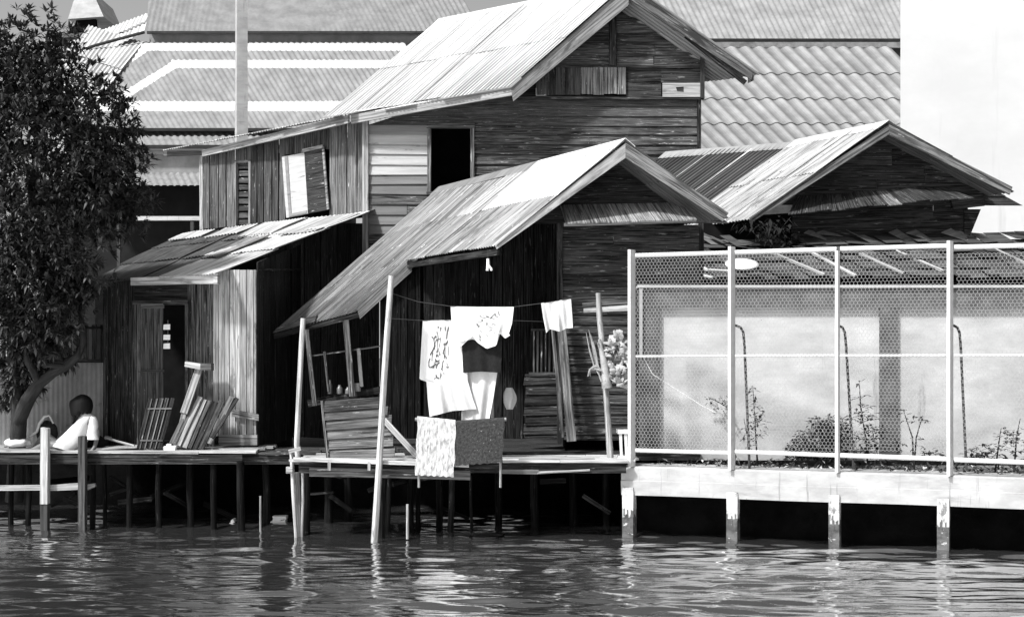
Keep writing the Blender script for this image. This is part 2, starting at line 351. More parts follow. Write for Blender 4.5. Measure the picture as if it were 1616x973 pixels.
# ------------------------------------------------------------------ far buildings
def far_roof():
    t = thing('temple_hall', 'large pale hall behind the houses with tiered grey corrugated roofs and white border stripes', 'hall', (-6, 40, .88))
    def roof(Yb, Yt, yb, yt, xbl, xtl, xr, sh, name, pitch, stripes=None, nv=40, mats=(TAR_R, WHITE_R), tone=1.0):
        mb = MB()
        def fn(u, v):
            Y = lerp(Yb, Yt, v); y = lerp(yb, yt, v)
            xl = lerp(xbl, xtl, v); xr_ = lerp(xr, xr-sh, v)
            x = lerp(xl, xr_, u); p = P(x, y, Y)
            # corrugations run up the slope, sideways drift sh: the phase is constant along them
            ph = ((x+sh*v-CX)/F*Yb)/pitch
            return p+V((0, -.3, .9))*(.024*math.cos(2*math.pi*ph)*pitch/.17)
        nu = int((xr-xbl)/F*Yb/pitch*4.5)
        def mi(c):
            x = CX+c.x/c.y*F; y = CY-(c.z-H)/c.y*F
            return stripes(x, y) if stripes else 0
        mb.grid(fn, nu, nv, tone, mi, True, lambda a, b: (a*(xr-xbl)/F*Yb, b*(Yt-Yb)*1.4))
        return mb.build(name, list(mats), t)
    roof(44.5, 50, 50, -60, 232, 236, 760, 60, 'upper_roof', .17, None, 10, (TAR_R, WHITE_R), .9)
    mb = MB(); mb.box((P(236, 68, 44.9).x, 44.9, P(0, 72, 44.9).z), (P(760, 0, 44.9).x, 45.3, P(0, 46, 44.9).z), 1.25); mb.build('upper_wall', TAR_R, t)
    mb = MB(); mb.box((P(232, 0, 44.4).x, 44.38, P(0, 53.5, 44.4).z), (P(760, 0, 44.4).x, 44.46, P(0, 49.5, 44.4).z), .3); mb.build('eave_gutter', GREY_C, t)
    def stripes(x, y):
        if 68 < y < 80: return 1
        # hip border: two pale bands parallel to the left hip
        hx = 228-(y-68)*1.36
        if y > 68 and x < hx+22: return 1
        if 95 < y < 107.5 and x > 270: return 1
        h2 = 276-(y-95)*1.62
        if y > 95 and y < 160 and h2 < x < h2+22: return 1
        if 160 < y < 175: return 1
        return 0
    roof(39.5, 44.6, 203, 66, 120, 226, 720, 82, 'lower_roof', .165, stripes, 92)
    mb = MB(); mb.box((P(160, 0, 39.5).x, 39.45, P(0, 207, 39.5).z), (P(500, 0, 39.5).x, 39.55, P(0, 202.5, 39.5).z), .25); mb.build('eave_gutter', GREY_C, t)
    roof(38.3, 40.3, 230, 205, 130, 140, 560, 14, 'skirt_roof', .19, None, 8)
    mb = MB(); mb.box((P(130, 0, 38.3).x, 38.2, P(0, 235, 38.3).z), (P(560, 0, 38.3).x, 38.34, P(0, 229.5, 38.3).z), .25); mb.build('eave_gutter', GREY_C, t)
    mb = MB(); mb.box((P(130, 0, 38.5).x, 38.5, P(0, 274, 38.5).z), (P(560, 0, 38.5).x, 38.9, P(0, 236, 38.5).z), 1.25)
    mb.box((P(130, 0, 38.5).x, 38.45, P(0, 244, 38.5).z), (P(560, 0, 38.5).x, 38.5, P(0, 238, 38.5).z), 1.9); mb.build('frieze_wall', TAR_R, t)
    roof(36.8, 38.4, 292, 273, 130, 140, 520, 10, 'veranda_roof', .18, None, 8)
    mb = MB(); mb.box((P(60, 0, 38).x, 38, .88), (P(560, 0, 38).x, 38.3, P(0, 292, 38).z), .1); mb.build('ground_floor_wall', GREY_C, t)
    mb = MB(); mb.box((P(178, 0, 31).x, 31, P(0, 347.5, 31).z), (P(420, 0, 31).x, 31.12, P(0, 341, 31).z), 1.3)
    for x in (184, 300, 414): mb.box((P(x, 0, 31).x, 31.02, .88), (P(x+5, 0, 31).x, 31.1, P(0, 347.5, 31).z), .15)
    o = mb.build('boundary_rail', CONC, None, (P(178, 0, 31).x, 31, .88)); tag(o, 'long pale horizontal rail standing beyond the leaves of the tree, left of the upper storey', 'rail')
    # the left hip, its sun-facing brightness put into white tiles
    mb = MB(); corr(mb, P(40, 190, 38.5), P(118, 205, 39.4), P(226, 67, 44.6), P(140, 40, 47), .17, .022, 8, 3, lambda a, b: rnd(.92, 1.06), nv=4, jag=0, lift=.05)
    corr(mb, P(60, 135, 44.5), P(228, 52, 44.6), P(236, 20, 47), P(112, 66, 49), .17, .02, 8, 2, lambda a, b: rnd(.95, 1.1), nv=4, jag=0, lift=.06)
    mb.build('hip_roof', WHITE_R, t)
    mb = MB(); mb.tube([P(88, 94, 44.2), P(150, 72, 44.4), P(228, 51, 44.4)], .05, 6, .3); mb.build('ridge_cap', GREY_C, t)
far_roof()

def small_far():
    t = thing('far_house', 'far pale house with a dark gabled window above the treetop at upper left', 'house', P(130, 300, 58))
    mb = MB(); A, B = XY(60, 58), XY(240, 58)
    quadboard(mb, A, B, [(70, 330), (190, 330), (190, 58), (70, 58)], 1.3, 0, 3); mb.build('wall', PLASTER, t)
    mb = MB(); quadboard(mb, A, B, [(100, 64), (166, 60), (160, 55), (104, 58)], 1, 0, .6, .5); quadboard(mb, A, B, [(112, 34), (168, 30), (150, -10), (126, -10)], 1.4, 1, 3, .4); mb.build('roof', [GREY_C, PLASTER], t)
    mb = MB(); quadboard(mb, A, B, [(112, 57), (154, 54), (152, 30), (122, 32)], .8, 0, .2, .1); mb.build('window', DARK, t)
small_far()

def tiled_hall():
    t = thing('tiled_hall', 'broad grey hall behind the gables with large wavy roof tiles below a corrugated roof', 'hall', P(1260, 560, 37)+V((0, 0, -1.5)))
    mb = MB()
    def up(u, v):
        Y = lerp(41.5, 47, v); y = lerp(62, -60, v); x = lerp(980, 1500, u)-60*v
        ph = ((x+60*v-CX)/F*41.5)/.18; return P(x, y, Y)+V((0, -.3, .9))*.024*math.cos(2*math.pi*ph)
    mb.grid(up, 260, 8, 1.1, 0, True, lambda a, b: (a*10, b*6)); mb.build('upper_roof', TAR_R, t)
    mb = MB(); A, B = XY(980, 41.6), XY(1500, 41.6)
    hboard(mb, A, B, 980, 1500, 62, 66, .2, 0, .1, .1); hboard(mb, A, B, 980, 1500, 66, 69, .9, 0, .1, .05); hboard(mb, A, B, 980, 1500, 69, 78, 1.7, 0, .3, .22); hboard(mb, A, B, 980, 1500, 78, 90, .7, 0, .1); mb.build('gutter', GREY_C, t)
    mb = MB(); nr = 4
    for j in range(nr):
        def fn(u, v, j=j):
            vv = (j+v*1.08)/nr; Y = lerp(36.5, 41.3, vv); y = lerp(238, 80, vv)
            xb = lerp(1010, 1560, u); x = xb-150*vv
            ph = u*550/22.0
            w = (.5-.5*math.cos(2*math.pi*ph))**.8
            return P(x, y, Y)+V((0, -.45, .85))*(.075*w+.03*(1-v))
        mb.grid(fn, 25*8, 5, rnd(1.05, 1.2), 0, True, lambda a, b, j=j: (a*9, j*1.7+b*1.6), lambda a, b: .62+.5*(.5-.5*math.cos(2*math.pi*a*25)))  # tile hollows darkened in the colour to strengthen the rib shading
    mb.build('tile_roof', TAR_R, t)
    mb = MB(); mb.box((P(1000, 0, 37).x, 37.2, .88), (P(1560, 0, 37).x, 37.5, P(0, 238, 37).z), .5); mb.build('wall', GREY_C, t)
tiled_hall()

def pale_block():
    mb = MB(); x0 = XY(1421, 31).x; z1 = 14
    a, b, c, d = V((x0, 31, .88)), V((26, 31, .88)), V((30, 43, .88)), V((x0+5.4, 43, .88))
    up = V((0, 0, z1)); q = [a, b, c, d]+[p+up for p in (a, b, c, d)]
    mb.add(q, [(0,1,5,4), (1,2,6,5), (2,3,7,6), (3,0,4,7), (4,5,6,7)], None, 1.0)
    tag(mb.build('blank_building', RENDER, None, a), 'tall blank pale building rising behind the right gable', 'building')
pale_block()

def pole():
    mb = MB(); p0 = P(381, 561, 33); p0.z = .88; th = math.radians(65.6); w0, w1 = .21, .165
    def ring(z, w): return [V((p0.x+w*math.cos(th+k*math.pi/2), p0.y+w*math.sin(th+k*math.pi/2), z)) for k in range(4)]
    q = ring(.88, w0)+ring(13.5, w1)
    fs = [(k, (k+1) % 4, 4+(k+1) % 4, 4+k) for k in range(4)]+[(4, 5, 6, 7)]
    mb.add(q, fs, None, .95); tag(mb.build('utility_pole', CONC, None, p0), 'tall square pale concrete pole rising behind the two-storey house', 'pole')
pole()

# ------------------------------------------------------------------ the two-storey house
def upper_house():
    t = thing('wooden_house', 'tall old two-storey house of dark weatherboards with a steep bright zinc roof', 'house', V((-1, 25, .88)))
    A, B = XY(580, 24.75), XY(1107, 24.4)
    rl = lambda y: 806+(137-y)/.82; rr = lambda y: min(1107, 992+(y+28)/.70)
    # front wall
    mb = MB()
    def pale(x, y):
        if x < 672 and 190 < y < 268: return (1.0 if y > 205 else .55, 1)
        if x < 672: return (.36, 1)
        return None
    xl = lambda y: max(581, 806-(y-146)/.2)
    clap(mb, A, B, 150, 470, 15.6, xl, lambda y: 1105, (1.3, 2.6), [(677, 748, 199, 304)], 0, .03, pale, 0, .004)
    xg = lambda y: max(812, rl(y)+4)
    clap(mb, A, B, -20, 104, 17.5, xg, lambda y: rr(y)-2, (1.0, 2.2), [(961, 973, -30, 106)], 0, .03, None, .06)
    hboard(mb, A, B, 845, 1107, 105, 109, .9, 0, .05, .12); hboard(mb, A, B, 812, 1107, 154, 158, 1.3, 0, .06, .10)
    clap(mb, A, B, 109, 152, 15, lambda y: xg(y), lambda y: 846, (.4, .6), [], 0, .01, None, .05)
    hboard(mb, A, B, 988, 1043, 109, 131, .7, 0, .03, .08); hboard(mb, A, B, 988, 1043, 132, 154, 1.1, 0, .03, .085); hboard(mb, A, B, 1043, 1106, 109, 132, .85, 0, .03, .09)
    mb.build('front_wall', [W_OLD, W_PAINT], t)
    mb = MB(); vboards(mb, A, B, 846, 917, 17, lambda x: 109, lambda x: 152, (.45, .75), 0, 1.0, .025, .12, .5); vboards(mb, A, B, 917, 988, 18, lambda x: 109, lambda x: 151, (1.25, 1.6), 0, 1.2, .025, .13, .8)
    mb.build('gable_shutter', W_MID, t)
    mb = MB(); quadboard(mb, A, B, [(1045, 155), (1105, 155), (1105, 133), (1045, 133)], .9, 0, .025, .12)
    sp = mb.build('patch_panel', W_PALE, t)
    mb = MB(); quadboard(mb, A, B, [(1068, 146), (1078, 147), (1078, 139), (1066, 140)], .3, 0, .004, .126); mb.build('torn_patch', W_MID, sp)
    mb = MB(); vboard(mb, A, B, 962, 972, 18, 18, 106, 106, .9, 0, .05, .16); vboard(mb, A, B, 1104, 1111, 86, 86, 157, 157, .8, 0, .12, .14); vboard(mb, A, B, 1100, 1106, 158, 158, 440, 440, .7, 0, .1, .06)
    mb.build('trim_board', W_OLD, t)
    mb = MB(); vboard(mb, A, B, 573, 582, 190, 188, 440, 440, .85, 0, .12, .08); mb.build('corner_post', W_PALE, t)
    # window opening with its frame
    mb = MB(); vboard(mb, A, B, 675, 680.5, 199, 199, 306, 306, 1.2, 0, .1, .07); vboard(mb, A, B, 743, 749, 199, 199, 306, 306, 1.25, 0, .1, .07)
    hboard(mb, A, B, 674, 750, 196, 203, .8, 0, .1, .08); hboard(mb, A, B, 674, 750, 303, 308, .6, 0, .12, .09)
    mb.build('window', W_MID, t)
    # side wall, seen obliquely
    C0 = A.copy(); C1 = V((-6.2, 28.1)); yt = lambda x: 243-(x-318)*.235+4; yb = lambda x: 362-(x-318)*.106
    mb = MB()
    vboards(mb, C0, C1, 318, 450, 12, yt, yb, (.3, .95), 0, 1.6, .025, 0, .6, [(371, 397)]); vboards(mb, C0, C1, 519, 574, 14, yt, yb, (.7, 1.2), 0, 1.3, .025, 0, .6)
    vboards(mb, C0, C1, 371, 397, 26, yt, lambda x: 258, (.6, .8), 0, .5, .025)
    vboards(mb, C0, C1, 449, 519, 14, yt, lambda x: 243 if x < 487 else 236, (.4, .7), 0, .5, .025)
    vboard(mb, C0, C1, 316, 321, 246, 245, 362, 362, 2.2, 0, .06, .02)
    mb.build('side_wall', W_MID, t)
    mb = MB(); vboard(mb, C0, C1, 371, 374, 255, 255, 356, 356, 1.4, 0, .06, .03); vboard(mb, C0, C1, 394, 397, 255, 255, 354, 354, 1.5, 0, .06, .03); hboard(mb, C0, C1, 371, 397, 253, 257, .7, 0, .06, .03)
    w2 = mb.build('side_window', W_MID, t)
    mb = MB()
    for k in range(9): hboard(mb, C0, C1, 374, 394, 258+k*11, 266+k*11, rnd(.3, .5), 0, .01, -.05, .012)
    mb.build('louvre_blind', W_MID, w2)
    mb = MB(); quadboard(mb, C0, C1, [(455, 344), (489, 337), (485, 241), (448, 248)], .95, 0, .03, .05); s1 = mb.build('shutter', W_PAINT, t)
    mb = MB(); quadboard(mb, C0, C1, [(460, 340), (464, 339), (458, 247), (453, 248)], .45, 0, .01, .062); quadboard(mb, C0, C1, [(460, 342), (488, 336), (488, 332), (460, 338)], .5, 0, .01, .063); mb.build('shutter_batten', W_PAINT, s1)
    mb = MB(); quadboard(mb, C0, C1, [(490, 337), (522, 331), (513, 233), (484, 240)], .30, 0, .03, .06); s2 = mb.build('shutter', W_MID, t); s2['label'] = 'dark unpainted shutter'
    mb = MB(); quadboard(mb, C0, C1, [(483, 241), (514, 234), (514, 229), (482, 236)], 2.4, 0, .02, .08); quadboard(mb, C0, C1, [(521, 331), (524, 330), (516, 232), (513, 233)], 1.7, 0, .02, .08); mb.build('shutter_frame', W_MID, s2)
    # lower storey, the lean-to's shade darkened into its board tones
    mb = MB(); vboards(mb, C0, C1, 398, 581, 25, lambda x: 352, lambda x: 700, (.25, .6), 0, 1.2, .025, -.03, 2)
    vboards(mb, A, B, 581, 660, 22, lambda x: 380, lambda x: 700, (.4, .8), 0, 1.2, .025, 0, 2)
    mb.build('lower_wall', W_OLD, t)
    # inside: near-black walls, the shade of the rooms put into their colour
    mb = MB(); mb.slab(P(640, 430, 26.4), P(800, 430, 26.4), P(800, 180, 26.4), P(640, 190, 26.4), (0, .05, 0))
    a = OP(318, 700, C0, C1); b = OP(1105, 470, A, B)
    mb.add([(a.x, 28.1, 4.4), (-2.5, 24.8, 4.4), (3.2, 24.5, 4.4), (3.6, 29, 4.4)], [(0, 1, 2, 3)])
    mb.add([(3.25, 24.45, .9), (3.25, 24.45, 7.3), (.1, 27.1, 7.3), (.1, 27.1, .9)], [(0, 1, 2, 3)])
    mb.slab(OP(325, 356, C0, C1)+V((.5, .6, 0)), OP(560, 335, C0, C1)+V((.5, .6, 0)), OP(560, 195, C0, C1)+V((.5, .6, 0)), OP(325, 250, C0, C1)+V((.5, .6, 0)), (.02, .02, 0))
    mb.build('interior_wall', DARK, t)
    # roofs
    E0, E1, R1, R0 = P(804, 138, 23.9), P(513, 183, 24.55), P(692, 32, 26.7), P(992, -28, 23.9)
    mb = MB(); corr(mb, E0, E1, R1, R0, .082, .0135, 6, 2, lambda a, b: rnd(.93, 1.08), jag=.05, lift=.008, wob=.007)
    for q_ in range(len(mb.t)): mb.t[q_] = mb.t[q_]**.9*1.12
    ER0 = P(1200, 118, 23.9); ER1 = ER0+(R1-R0)
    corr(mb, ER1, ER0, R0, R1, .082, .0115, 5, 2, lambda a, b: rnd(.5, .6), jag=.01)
    rf = mb.build('roof', R_NEW, t)
    mb = MB(); up = V((0, 0, .03))
    for sgn in (-1, 1):
        s = (E0-R0 if sgn < 0 else ER0-R0).normalized()*.2
        mb.slab(R0+up, R1+up, R1+s+up*.6, R0+s+up*.6, (0, 0, -.006), .95)
    mb.build('ridge_cap', R_NEW, rf)
    # shallow roof over the side wing
    e0, e1 = P(553, 180.5, 24.35), P(258, 238, 28.6); off = V((1.65, 1.77, .66))
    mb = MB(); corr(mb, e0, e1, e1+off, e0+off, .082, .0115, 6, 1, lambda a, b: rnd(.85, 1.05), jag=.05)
    mb.build('wing_roof', R_NEW, t)
    # barge boards and fascias
    mb = MB(); f = V((0, .04, 0)); Yf = 23.93
    mb.slab(P(810, 160, Yf), P(992, 8, Yf), P(992, -25, Yf), P(806, 139, Yf), f, .5); mb.build('barge_board', W_PALE, t)
    mb = MB(); mb.slab(P(1186, 126, Yf), P(992, -2, Yf), P(992, -25, Yf), P(1189, 112, Yf), f, .75)
    mb.slab(P(1188, 127, Yf), P(1180, 131, Yf+.5), P(1180, 116, Yf+.5), P(1189, 112, Yf), V((.02, 0, 0)), .6); mb.build('barge_board', W_MID, t)
    mb = MB(); mb.slab(P(554, 195, 24.5), P(810, 150, 23.94), P(809, 137.5, 23.94), P(554, 182, 24.5), V((.02, .05, 0)), .85); mb.build('fascia', W_PALE, t)
    mb = MB(); mb.slab(P(319, 247, 27.9), P(549, 194, 24.45), P(549, 182, 24.45), P(318, 237, 27.9), V((.03, .03, 0)), .8); mb.slab(P(258, 247, 28.7), P(318, 244, 28.2), P(318, 238, 28.2), P(258, 239, 28.7), V((.0, .05, 0)), .25); mb.build('fascia', W_PALE, t)
    # soffit rafters under the right eave
    for k in range(4):
        mb = MB(); o = (R1-R0)*(k/4+.04)+V((0, 0, -.1)); mb.bar(ER0+o+V((-.1, 0, -.02)), ER0+o+(R0-ER0)*.5, .08, .06, .7); mb.build('rafter', W_OLD, t)
upper_house()

# ------------------------------------------------------------------ the lean-to shack at left
def shack():
    t = thing('lean_to_shack', 'low plank shack with a patched zinc lean-to roof and an open plank door', 'shack', V((-5, 21, .95)))
    a, b, c, d = P(343, 431, 19.9), P(128, 451, 20.3), P(282, 372, 28.3), P(592, 331, 24.72)
    mb = MB()
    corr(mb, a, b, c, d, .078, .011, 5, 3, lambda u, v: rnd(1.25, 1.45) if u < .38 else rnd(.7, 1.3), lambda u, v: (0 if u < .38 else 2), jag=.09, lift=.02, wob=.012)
    n = (b-a).cross(d-a).normalized(); n = n if n.z > 0 else -n
    def loose(pts, tone, m_, lift=.05):
        q = [p+n*lift for p in pts]; corr(mb, q[0], q[1], q[2], q[3], .078, .012, 1, 1, lambda u, v: tone, lambda u, v: m_, jag=.04, wob=.02)
    Q = lambda u, v: lerp(lerp(a, b, u), lerp(d, c, u), v)
    loose([Q(.02, .60), Q(.22, .58), Q(.22, .9), Q(.02, .93)], 1.0, 0, .03)
    loose([Q(.30, .66), Q(.5, .68), Q(.52, 1.0), Q(.3, .98)], 1.15, 0, .03)
    loose([Q(.56, .78), Q(.74, .76), Q(.73, 1.0), Q(.55, 1.0)], 1.2, 0, .035)
    loose([Q(.78, .82), Q(.97, .80), Q(.97, 1.0), Q(.78, 1.0)], 1.2, 0, .04)
    loose([Q(.28, .25), Q(.42, .27), Q(.4, .62), Q(.26, .6)], .9, 1, .04)
    mb.build('roof', [R_NEW, R_OLD, R_RUST], t)
    mb = MB(); mb.slab(P(206, 450, 19.98), P(342, 447.5, 19.9), P(342, 433, 19.9), P(206, 438, 19.98), V((0, .04, 0)), .9); mb.slab(P(337, 447.5, 19.88), P(343, 447.5, 19.88), P(343, 431, 19.88), P(337, 431, 19.88), V((0, .2, 0)), 1.35); mb.build('fascia', W_PALE, t)
    A, B = XY(165, 20.4), XY(405, 20.3)
    mb = MB(); vboard(mb, A, B, 165, 173, 452, 452, 712, 712, .9, 0, .1, .06); mb.build('corner_post', W_OLD, t); mb = MB(); vboard(mb, A, B, 398, 406, 430, 430, 702, 702, 1.4, 0, .1, .03); mb.build('corner_post', W_OLD, t)
    mb = MB(); vboards(mb, A, B, 172, 212, 13, lambda x: 440, lambda x: 708, (.5, .9), 0, .8); hboard(mb, A, B, 212, 298, 440, 476, .6); vboards(mb, A, B, 296, 338, 10.5, lambda x: 440, lambda x: 704, (1.5, 2.3), 0, .8)
    mb.build('wall', W_OLD, t)
    mb = MB(); vboards(mb, A, B, 338, 406, 9.5, lambda x: 426, lambda x: 688, (.7, 1.25), 0, 1.0, .02, .06, .8); mb.build('pale_plank_wall', W_PALE, t)
    mb = MB(); hboard(mb, A, B, 348, 408, 685, 701, .75, 0, .06, .1); mb.build('sill_beam', W_PALE, t)
    mb = MB(); quadboard(mb, A, B, [(369, 656), (411, 663), (411, 653), (370, 645)], 1.1, 0, .03, .12); mb.build('cross_batten', W_MID, t)
    mb = MB(); vboard(mb, A, B, 211, 217, 476, 476, 710, 710, 1.4, 0, .1, .06); vboard(mb, A, B, 293, 298, 480, 480, 705, 705, 1.6, 0, .1, .04); hboard(mb, A, B, 211, 298, 474, 481, 1.2, 0, .1, .06); mb.build('door_frame', W_OLD, t)
    S0, S1 = XY(406, 20.32), XY(476, 24.4); mb = MB(); vboards(mb, S0, S1, 406, 475, 9, lambda x: 414-(x-405)*.40, lambda x: CY+(H-1.03)*F/OP(x, 600, S0, S1).y, (.3, .9), 0, 1.0, .02, 0, 1); hboard(mb, S0, S1, 408, 474, 424, 427, 1.0, 0, .04, .04); mb.build('side_wall', W_OLD, t)
    mb = MB(); d_ = V((-.03, .01, 0)); mb.add([OP(406, 702, S0, S1)+d_, OP(474, 682, S0, S1)+d_, OP(474, 392, S0, S1)+d_, OP(406, 418, S0, S1)+d_], [(0, 1, 2, 3)]); mb.build('side_dark_backing', DARK, t)  # near-black sheet behind the boards, interior shade put into its colour
    # the door leaf stands ajar
    D0, D1 = XY(258, 20.33), XY(217, 19.98)
    mb = MB(); vboards(mb, D0, D1, 218, 258, 6.7, lambda x: 483, lambda x: 706, (.75, 1.15), 0, .4, .03, 0, .3)
    dr = mb.build('door', W_MID, t)
    mb = MB(); hboard(mb, D0, D1, 217, 258, 583, 587, .5, 0, .02, .02); hboard(mb, D0, D1, 217, 258, 479, 486, 1.1, 0, .02, .02); vboard(mb, D0, D1, 216, 221, 480, 480, 707, 707, .8, 0, .02, .02); mb.build('rail', W_MID, dr)
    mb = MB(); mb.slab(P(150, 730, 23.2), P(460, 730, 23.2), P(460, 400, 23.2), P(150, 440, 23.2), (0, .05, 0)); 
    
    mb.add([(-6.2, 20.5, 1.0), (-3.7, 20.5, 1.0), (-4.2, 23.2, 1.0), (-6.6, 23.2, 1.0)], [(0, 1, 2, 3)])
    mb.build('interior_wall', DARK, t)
    mb = MB()  # white plates painted in place of daylight showing through gaps behind
    for y0 in (511, 527, 541): quadboard(mb, A, B, [(259.5, y0+9), (270, y0+9), (270, y0+rnd(0, 1)), (260, y0+1)], 1.1, 0, .02, .06)
    mb.tube([P(265, 548, 20.36), P(265, 505, 20.36)], .006, 5, .2); o = mb.build('light_gap_plate', FOAM, None, P(265, 548, 20.36)); tag(o, 'three white plates standing in for gaps of light in the shack doorway', 'plates')
shack()

def panel_fence():
    t = thing('sheet_fence', 'low fence of pale stained sheets with a dark slatted top behind the sitting person', 'fence', V((-6.5, 20.7, 1.0)))
    A, B = XY(-40, 20.75), XY(165, 20.6)
    mb = MB()
    a, b = OP(165, 704, A, B), OP(-60, 704, A, B); c, d = OP(-60, 571, A, B), OP(165, 571, A, B)
    def fn(u, v): return lerp(lerp(a, b, u), lerp(d, c, u), v)+V((0, -.004*math.cos(u*2*math.pi*30), 0))
    mb.grid(fn, 180, 4, .6, 0, True, lambda x, y: (x*2, y*1.3)); mb.build('sheet_panel', GREY_P, t)
    mb = MB(); hboard(mb, A, B, -60, 165, 566, 572, .9, 0, .05, .03); hboard(mb, A, B, -60, 165, 515, 519, .5, 0, .05, .03); mb.build('rail', W_OLD, t)
    for k in range(17):
        mb = MB(); x = -50+k*13; vboard(mb, A, B, x, x+6.5, 512, 512, 568, 568, rnd(.7, 1.6), 0, .02, .0); mb.build('slat', W_OLD, t)
GREY_P = M('stained_sheet', .26, .50, 3, 1.5, rough=.8, ramp=(.3, .7), blot=[(2.2, 2.2, .58, .1, .16)], spots=[(14, 14, .66, .04, .5)], bump=.1)
panel_fence()

# ------------------------------------------------------------------ the middle house with its porch
dM = V((-.518, 1, 0))
def porch_house():
    t = thing('porch_house', 'small dark canal house with a stained zinc gable roof over an open porch', 'house', V((0, 20, 1.0)))
    Y0 = 18.9; R0 = P(987, 221, Y0); E0 = P(784, 388, Y0); R = lambda s: R0+dM*s; E = lambda s: E0+dM*s
    s1, s2 = 2.82, 5.45
    sl_ = (E0-R0)
    mb = MB()
    def mis(u, v): return 0
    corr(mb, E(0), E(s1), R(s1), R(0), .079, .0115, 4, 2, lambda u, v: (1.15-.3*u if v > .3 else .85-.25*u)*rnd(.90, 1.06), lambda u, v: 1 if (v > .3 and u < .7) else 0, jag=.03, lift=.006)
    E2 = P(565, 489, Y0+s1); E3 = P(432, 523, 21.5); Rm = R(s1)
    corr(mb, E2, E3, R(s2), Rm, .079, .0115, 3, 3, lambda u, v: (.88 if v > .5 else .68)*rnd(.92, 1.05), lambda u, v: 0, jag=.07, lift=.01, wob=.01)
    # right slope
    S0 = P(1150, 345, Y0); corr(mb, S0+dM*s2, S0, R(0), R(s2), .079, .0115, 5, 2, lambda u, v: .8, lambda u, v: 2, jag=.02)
    rf = mb.build('roof', [R_OLD, R_NEW, R_RUST], t)
    mb = MB(); up = V((0, 0, .03))
    for s in (sl_.normalized()*.2, (S0-R0).normalized()*.17):
        mb.slab(R(0)+up, R(2.2)+up, R(2.2)+s+up*.6, R(0)+s+up*.6, (0, 0, -.005), 1.0); mb.slab(R(2.2)+up, R(s2)+up, R(s2)+s+up*.6, R(2.2)+s+up*.6, (0, 0, -.005), .35)
    mb.build('ridge_cap', R_NEW, rf)
    f = V((0, .045, 0)); Yf = Y0+.02
    mb = MB(); mb.slab(P(784, 393, Yf), P(987, 249, Yf), P(987, 226, Yf), P(781, 374+14, Yf), f, .8); 
    mb.build('barge_board', W_PALE, t)
    mb = MB(); mb.slab(P(1141, 349, Yf), P(987, 249, Yf), P(987, 225, Yf), P(1150, 336, Yf), f, 1.1); mb.build('barge_board', W_MID, t)
    a, b = E(.03)+V((.02, 0, -.03)), E(s1)+V((.02, 0, -.03)); dn = V((0, 0, -.09))
    mb = MB(); mb.slab(a+dn, b+dn, b, a, V((.03, .02, 0)), .7); c, d = E2+V((.02, 0, -.03)), E3+V((0, 0, -.03)); dn = V((0, 0, -.08)); mb.slab(c+dn, d+dn, d, c, V((.03, .02, 0)), .9)
    mb.slab(P(430, 525, 21.45), P(496, 508, 21.5), P(500, 497, 21.5), P(438, 516, 21.45), V((.02, .04, 0)), 3.2)
    mb.build('fascia', W_OLD, t)
    mb = MB(); mb.slab(P(568, 503, Y0+s1-.03), P(650, 428, Y0+s1-.03), P(650, 405, Y0+s1-.03), P(563, 486, Y0+s1-.03), V((0, .04, 0)), 1.05); mb.build('barge_board', W_MID, t)
    # walls
    A, B = XY(880, 19.6), XY(1120, 19.6)
    mb = MB(); clap(mb, A, B, 232, 352, 17, lambda y: 987-(y-236)*1.25, lambda y: 987+(y-236)*1.40, (.45, .85), [], 0, .02)
    clap(mb, A, B, 354, 692, 15.8, lambda y: 888, lambda y: 1106, (.7, 1.5), [], 0, .028, None, 0, .004)
    mb.build('front_wall', W_OLD, t)
    mb = MB(); vboard(mb, A, B, 879, 888, 352, 352, 700, 700, .9, 0, .1, .04); mb.build('corner_post', W_OLD, t); mb = MB(); vboard(mb, A, B, 1103, 1110, 352, 352, 700, 700, .5, 0, .1, .04); mb.build('corner_post', W_OLD, t)
    mb = MB(); p = [P(893, 351, 19.05), P(1100, 345, 19.05), P(1078, 319, 19.6), P(884, 323, 19.6)]
    for k in range(16):
        u0, u1 = k/16, (k+1)/16-.004; e = rnd(-.02, .02); q = [lerp(p[0], p[1], u0), lerp(p[0], p[1], u1), lerp(p[3], p[2], u1), lerp(p[3], p[2], u0)]
        q[0] = q[0]+(q[3]-q[0])*(-.03+e); q[1] = q[1]+(q[2]-q[1])*(-.03+e); mb.slab(q[0], q[3], q[2], q[1], V((0, .004, -.015)), rnd(1.3, 2.2)*.9)
    pt = mb.build('pent_roof', W_MID, t)
    mb = MB(); mb.slab(P(890, 357, 19.08), P(1099, 351, 19.08), P(1099, 345.5, 19.08), P(890, 351.5, 19.08), V((0, .04, 0)), 1.5); mb.build('fascia', W_MID, pt)
    # porch: deep shade put into near-black board and backing colours
    A2, B2 = XY(600, 21.9), XY(900, 21.7)
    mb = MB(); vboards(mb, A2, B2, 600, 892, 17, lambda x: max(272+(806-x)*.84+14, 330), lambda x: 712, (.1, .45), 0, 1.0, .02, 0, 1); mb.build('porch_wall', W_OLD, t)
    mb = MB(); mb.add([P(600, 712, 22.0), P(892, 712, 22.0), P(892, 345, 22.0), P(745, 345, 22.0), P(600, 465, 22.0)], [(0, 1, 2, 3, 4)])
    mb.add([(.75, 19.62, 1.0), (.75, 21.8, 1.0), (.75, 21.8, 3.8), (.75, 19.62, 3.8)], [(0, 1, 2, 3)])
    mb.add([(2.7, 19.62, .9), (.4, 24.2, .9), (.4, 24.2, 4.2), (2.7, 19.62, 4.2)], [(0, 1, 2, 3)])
    mb.build('porch_dark_backing', DARK, t)
    A3, B3 = XY(600, 21.8), XY(680, 21.8)
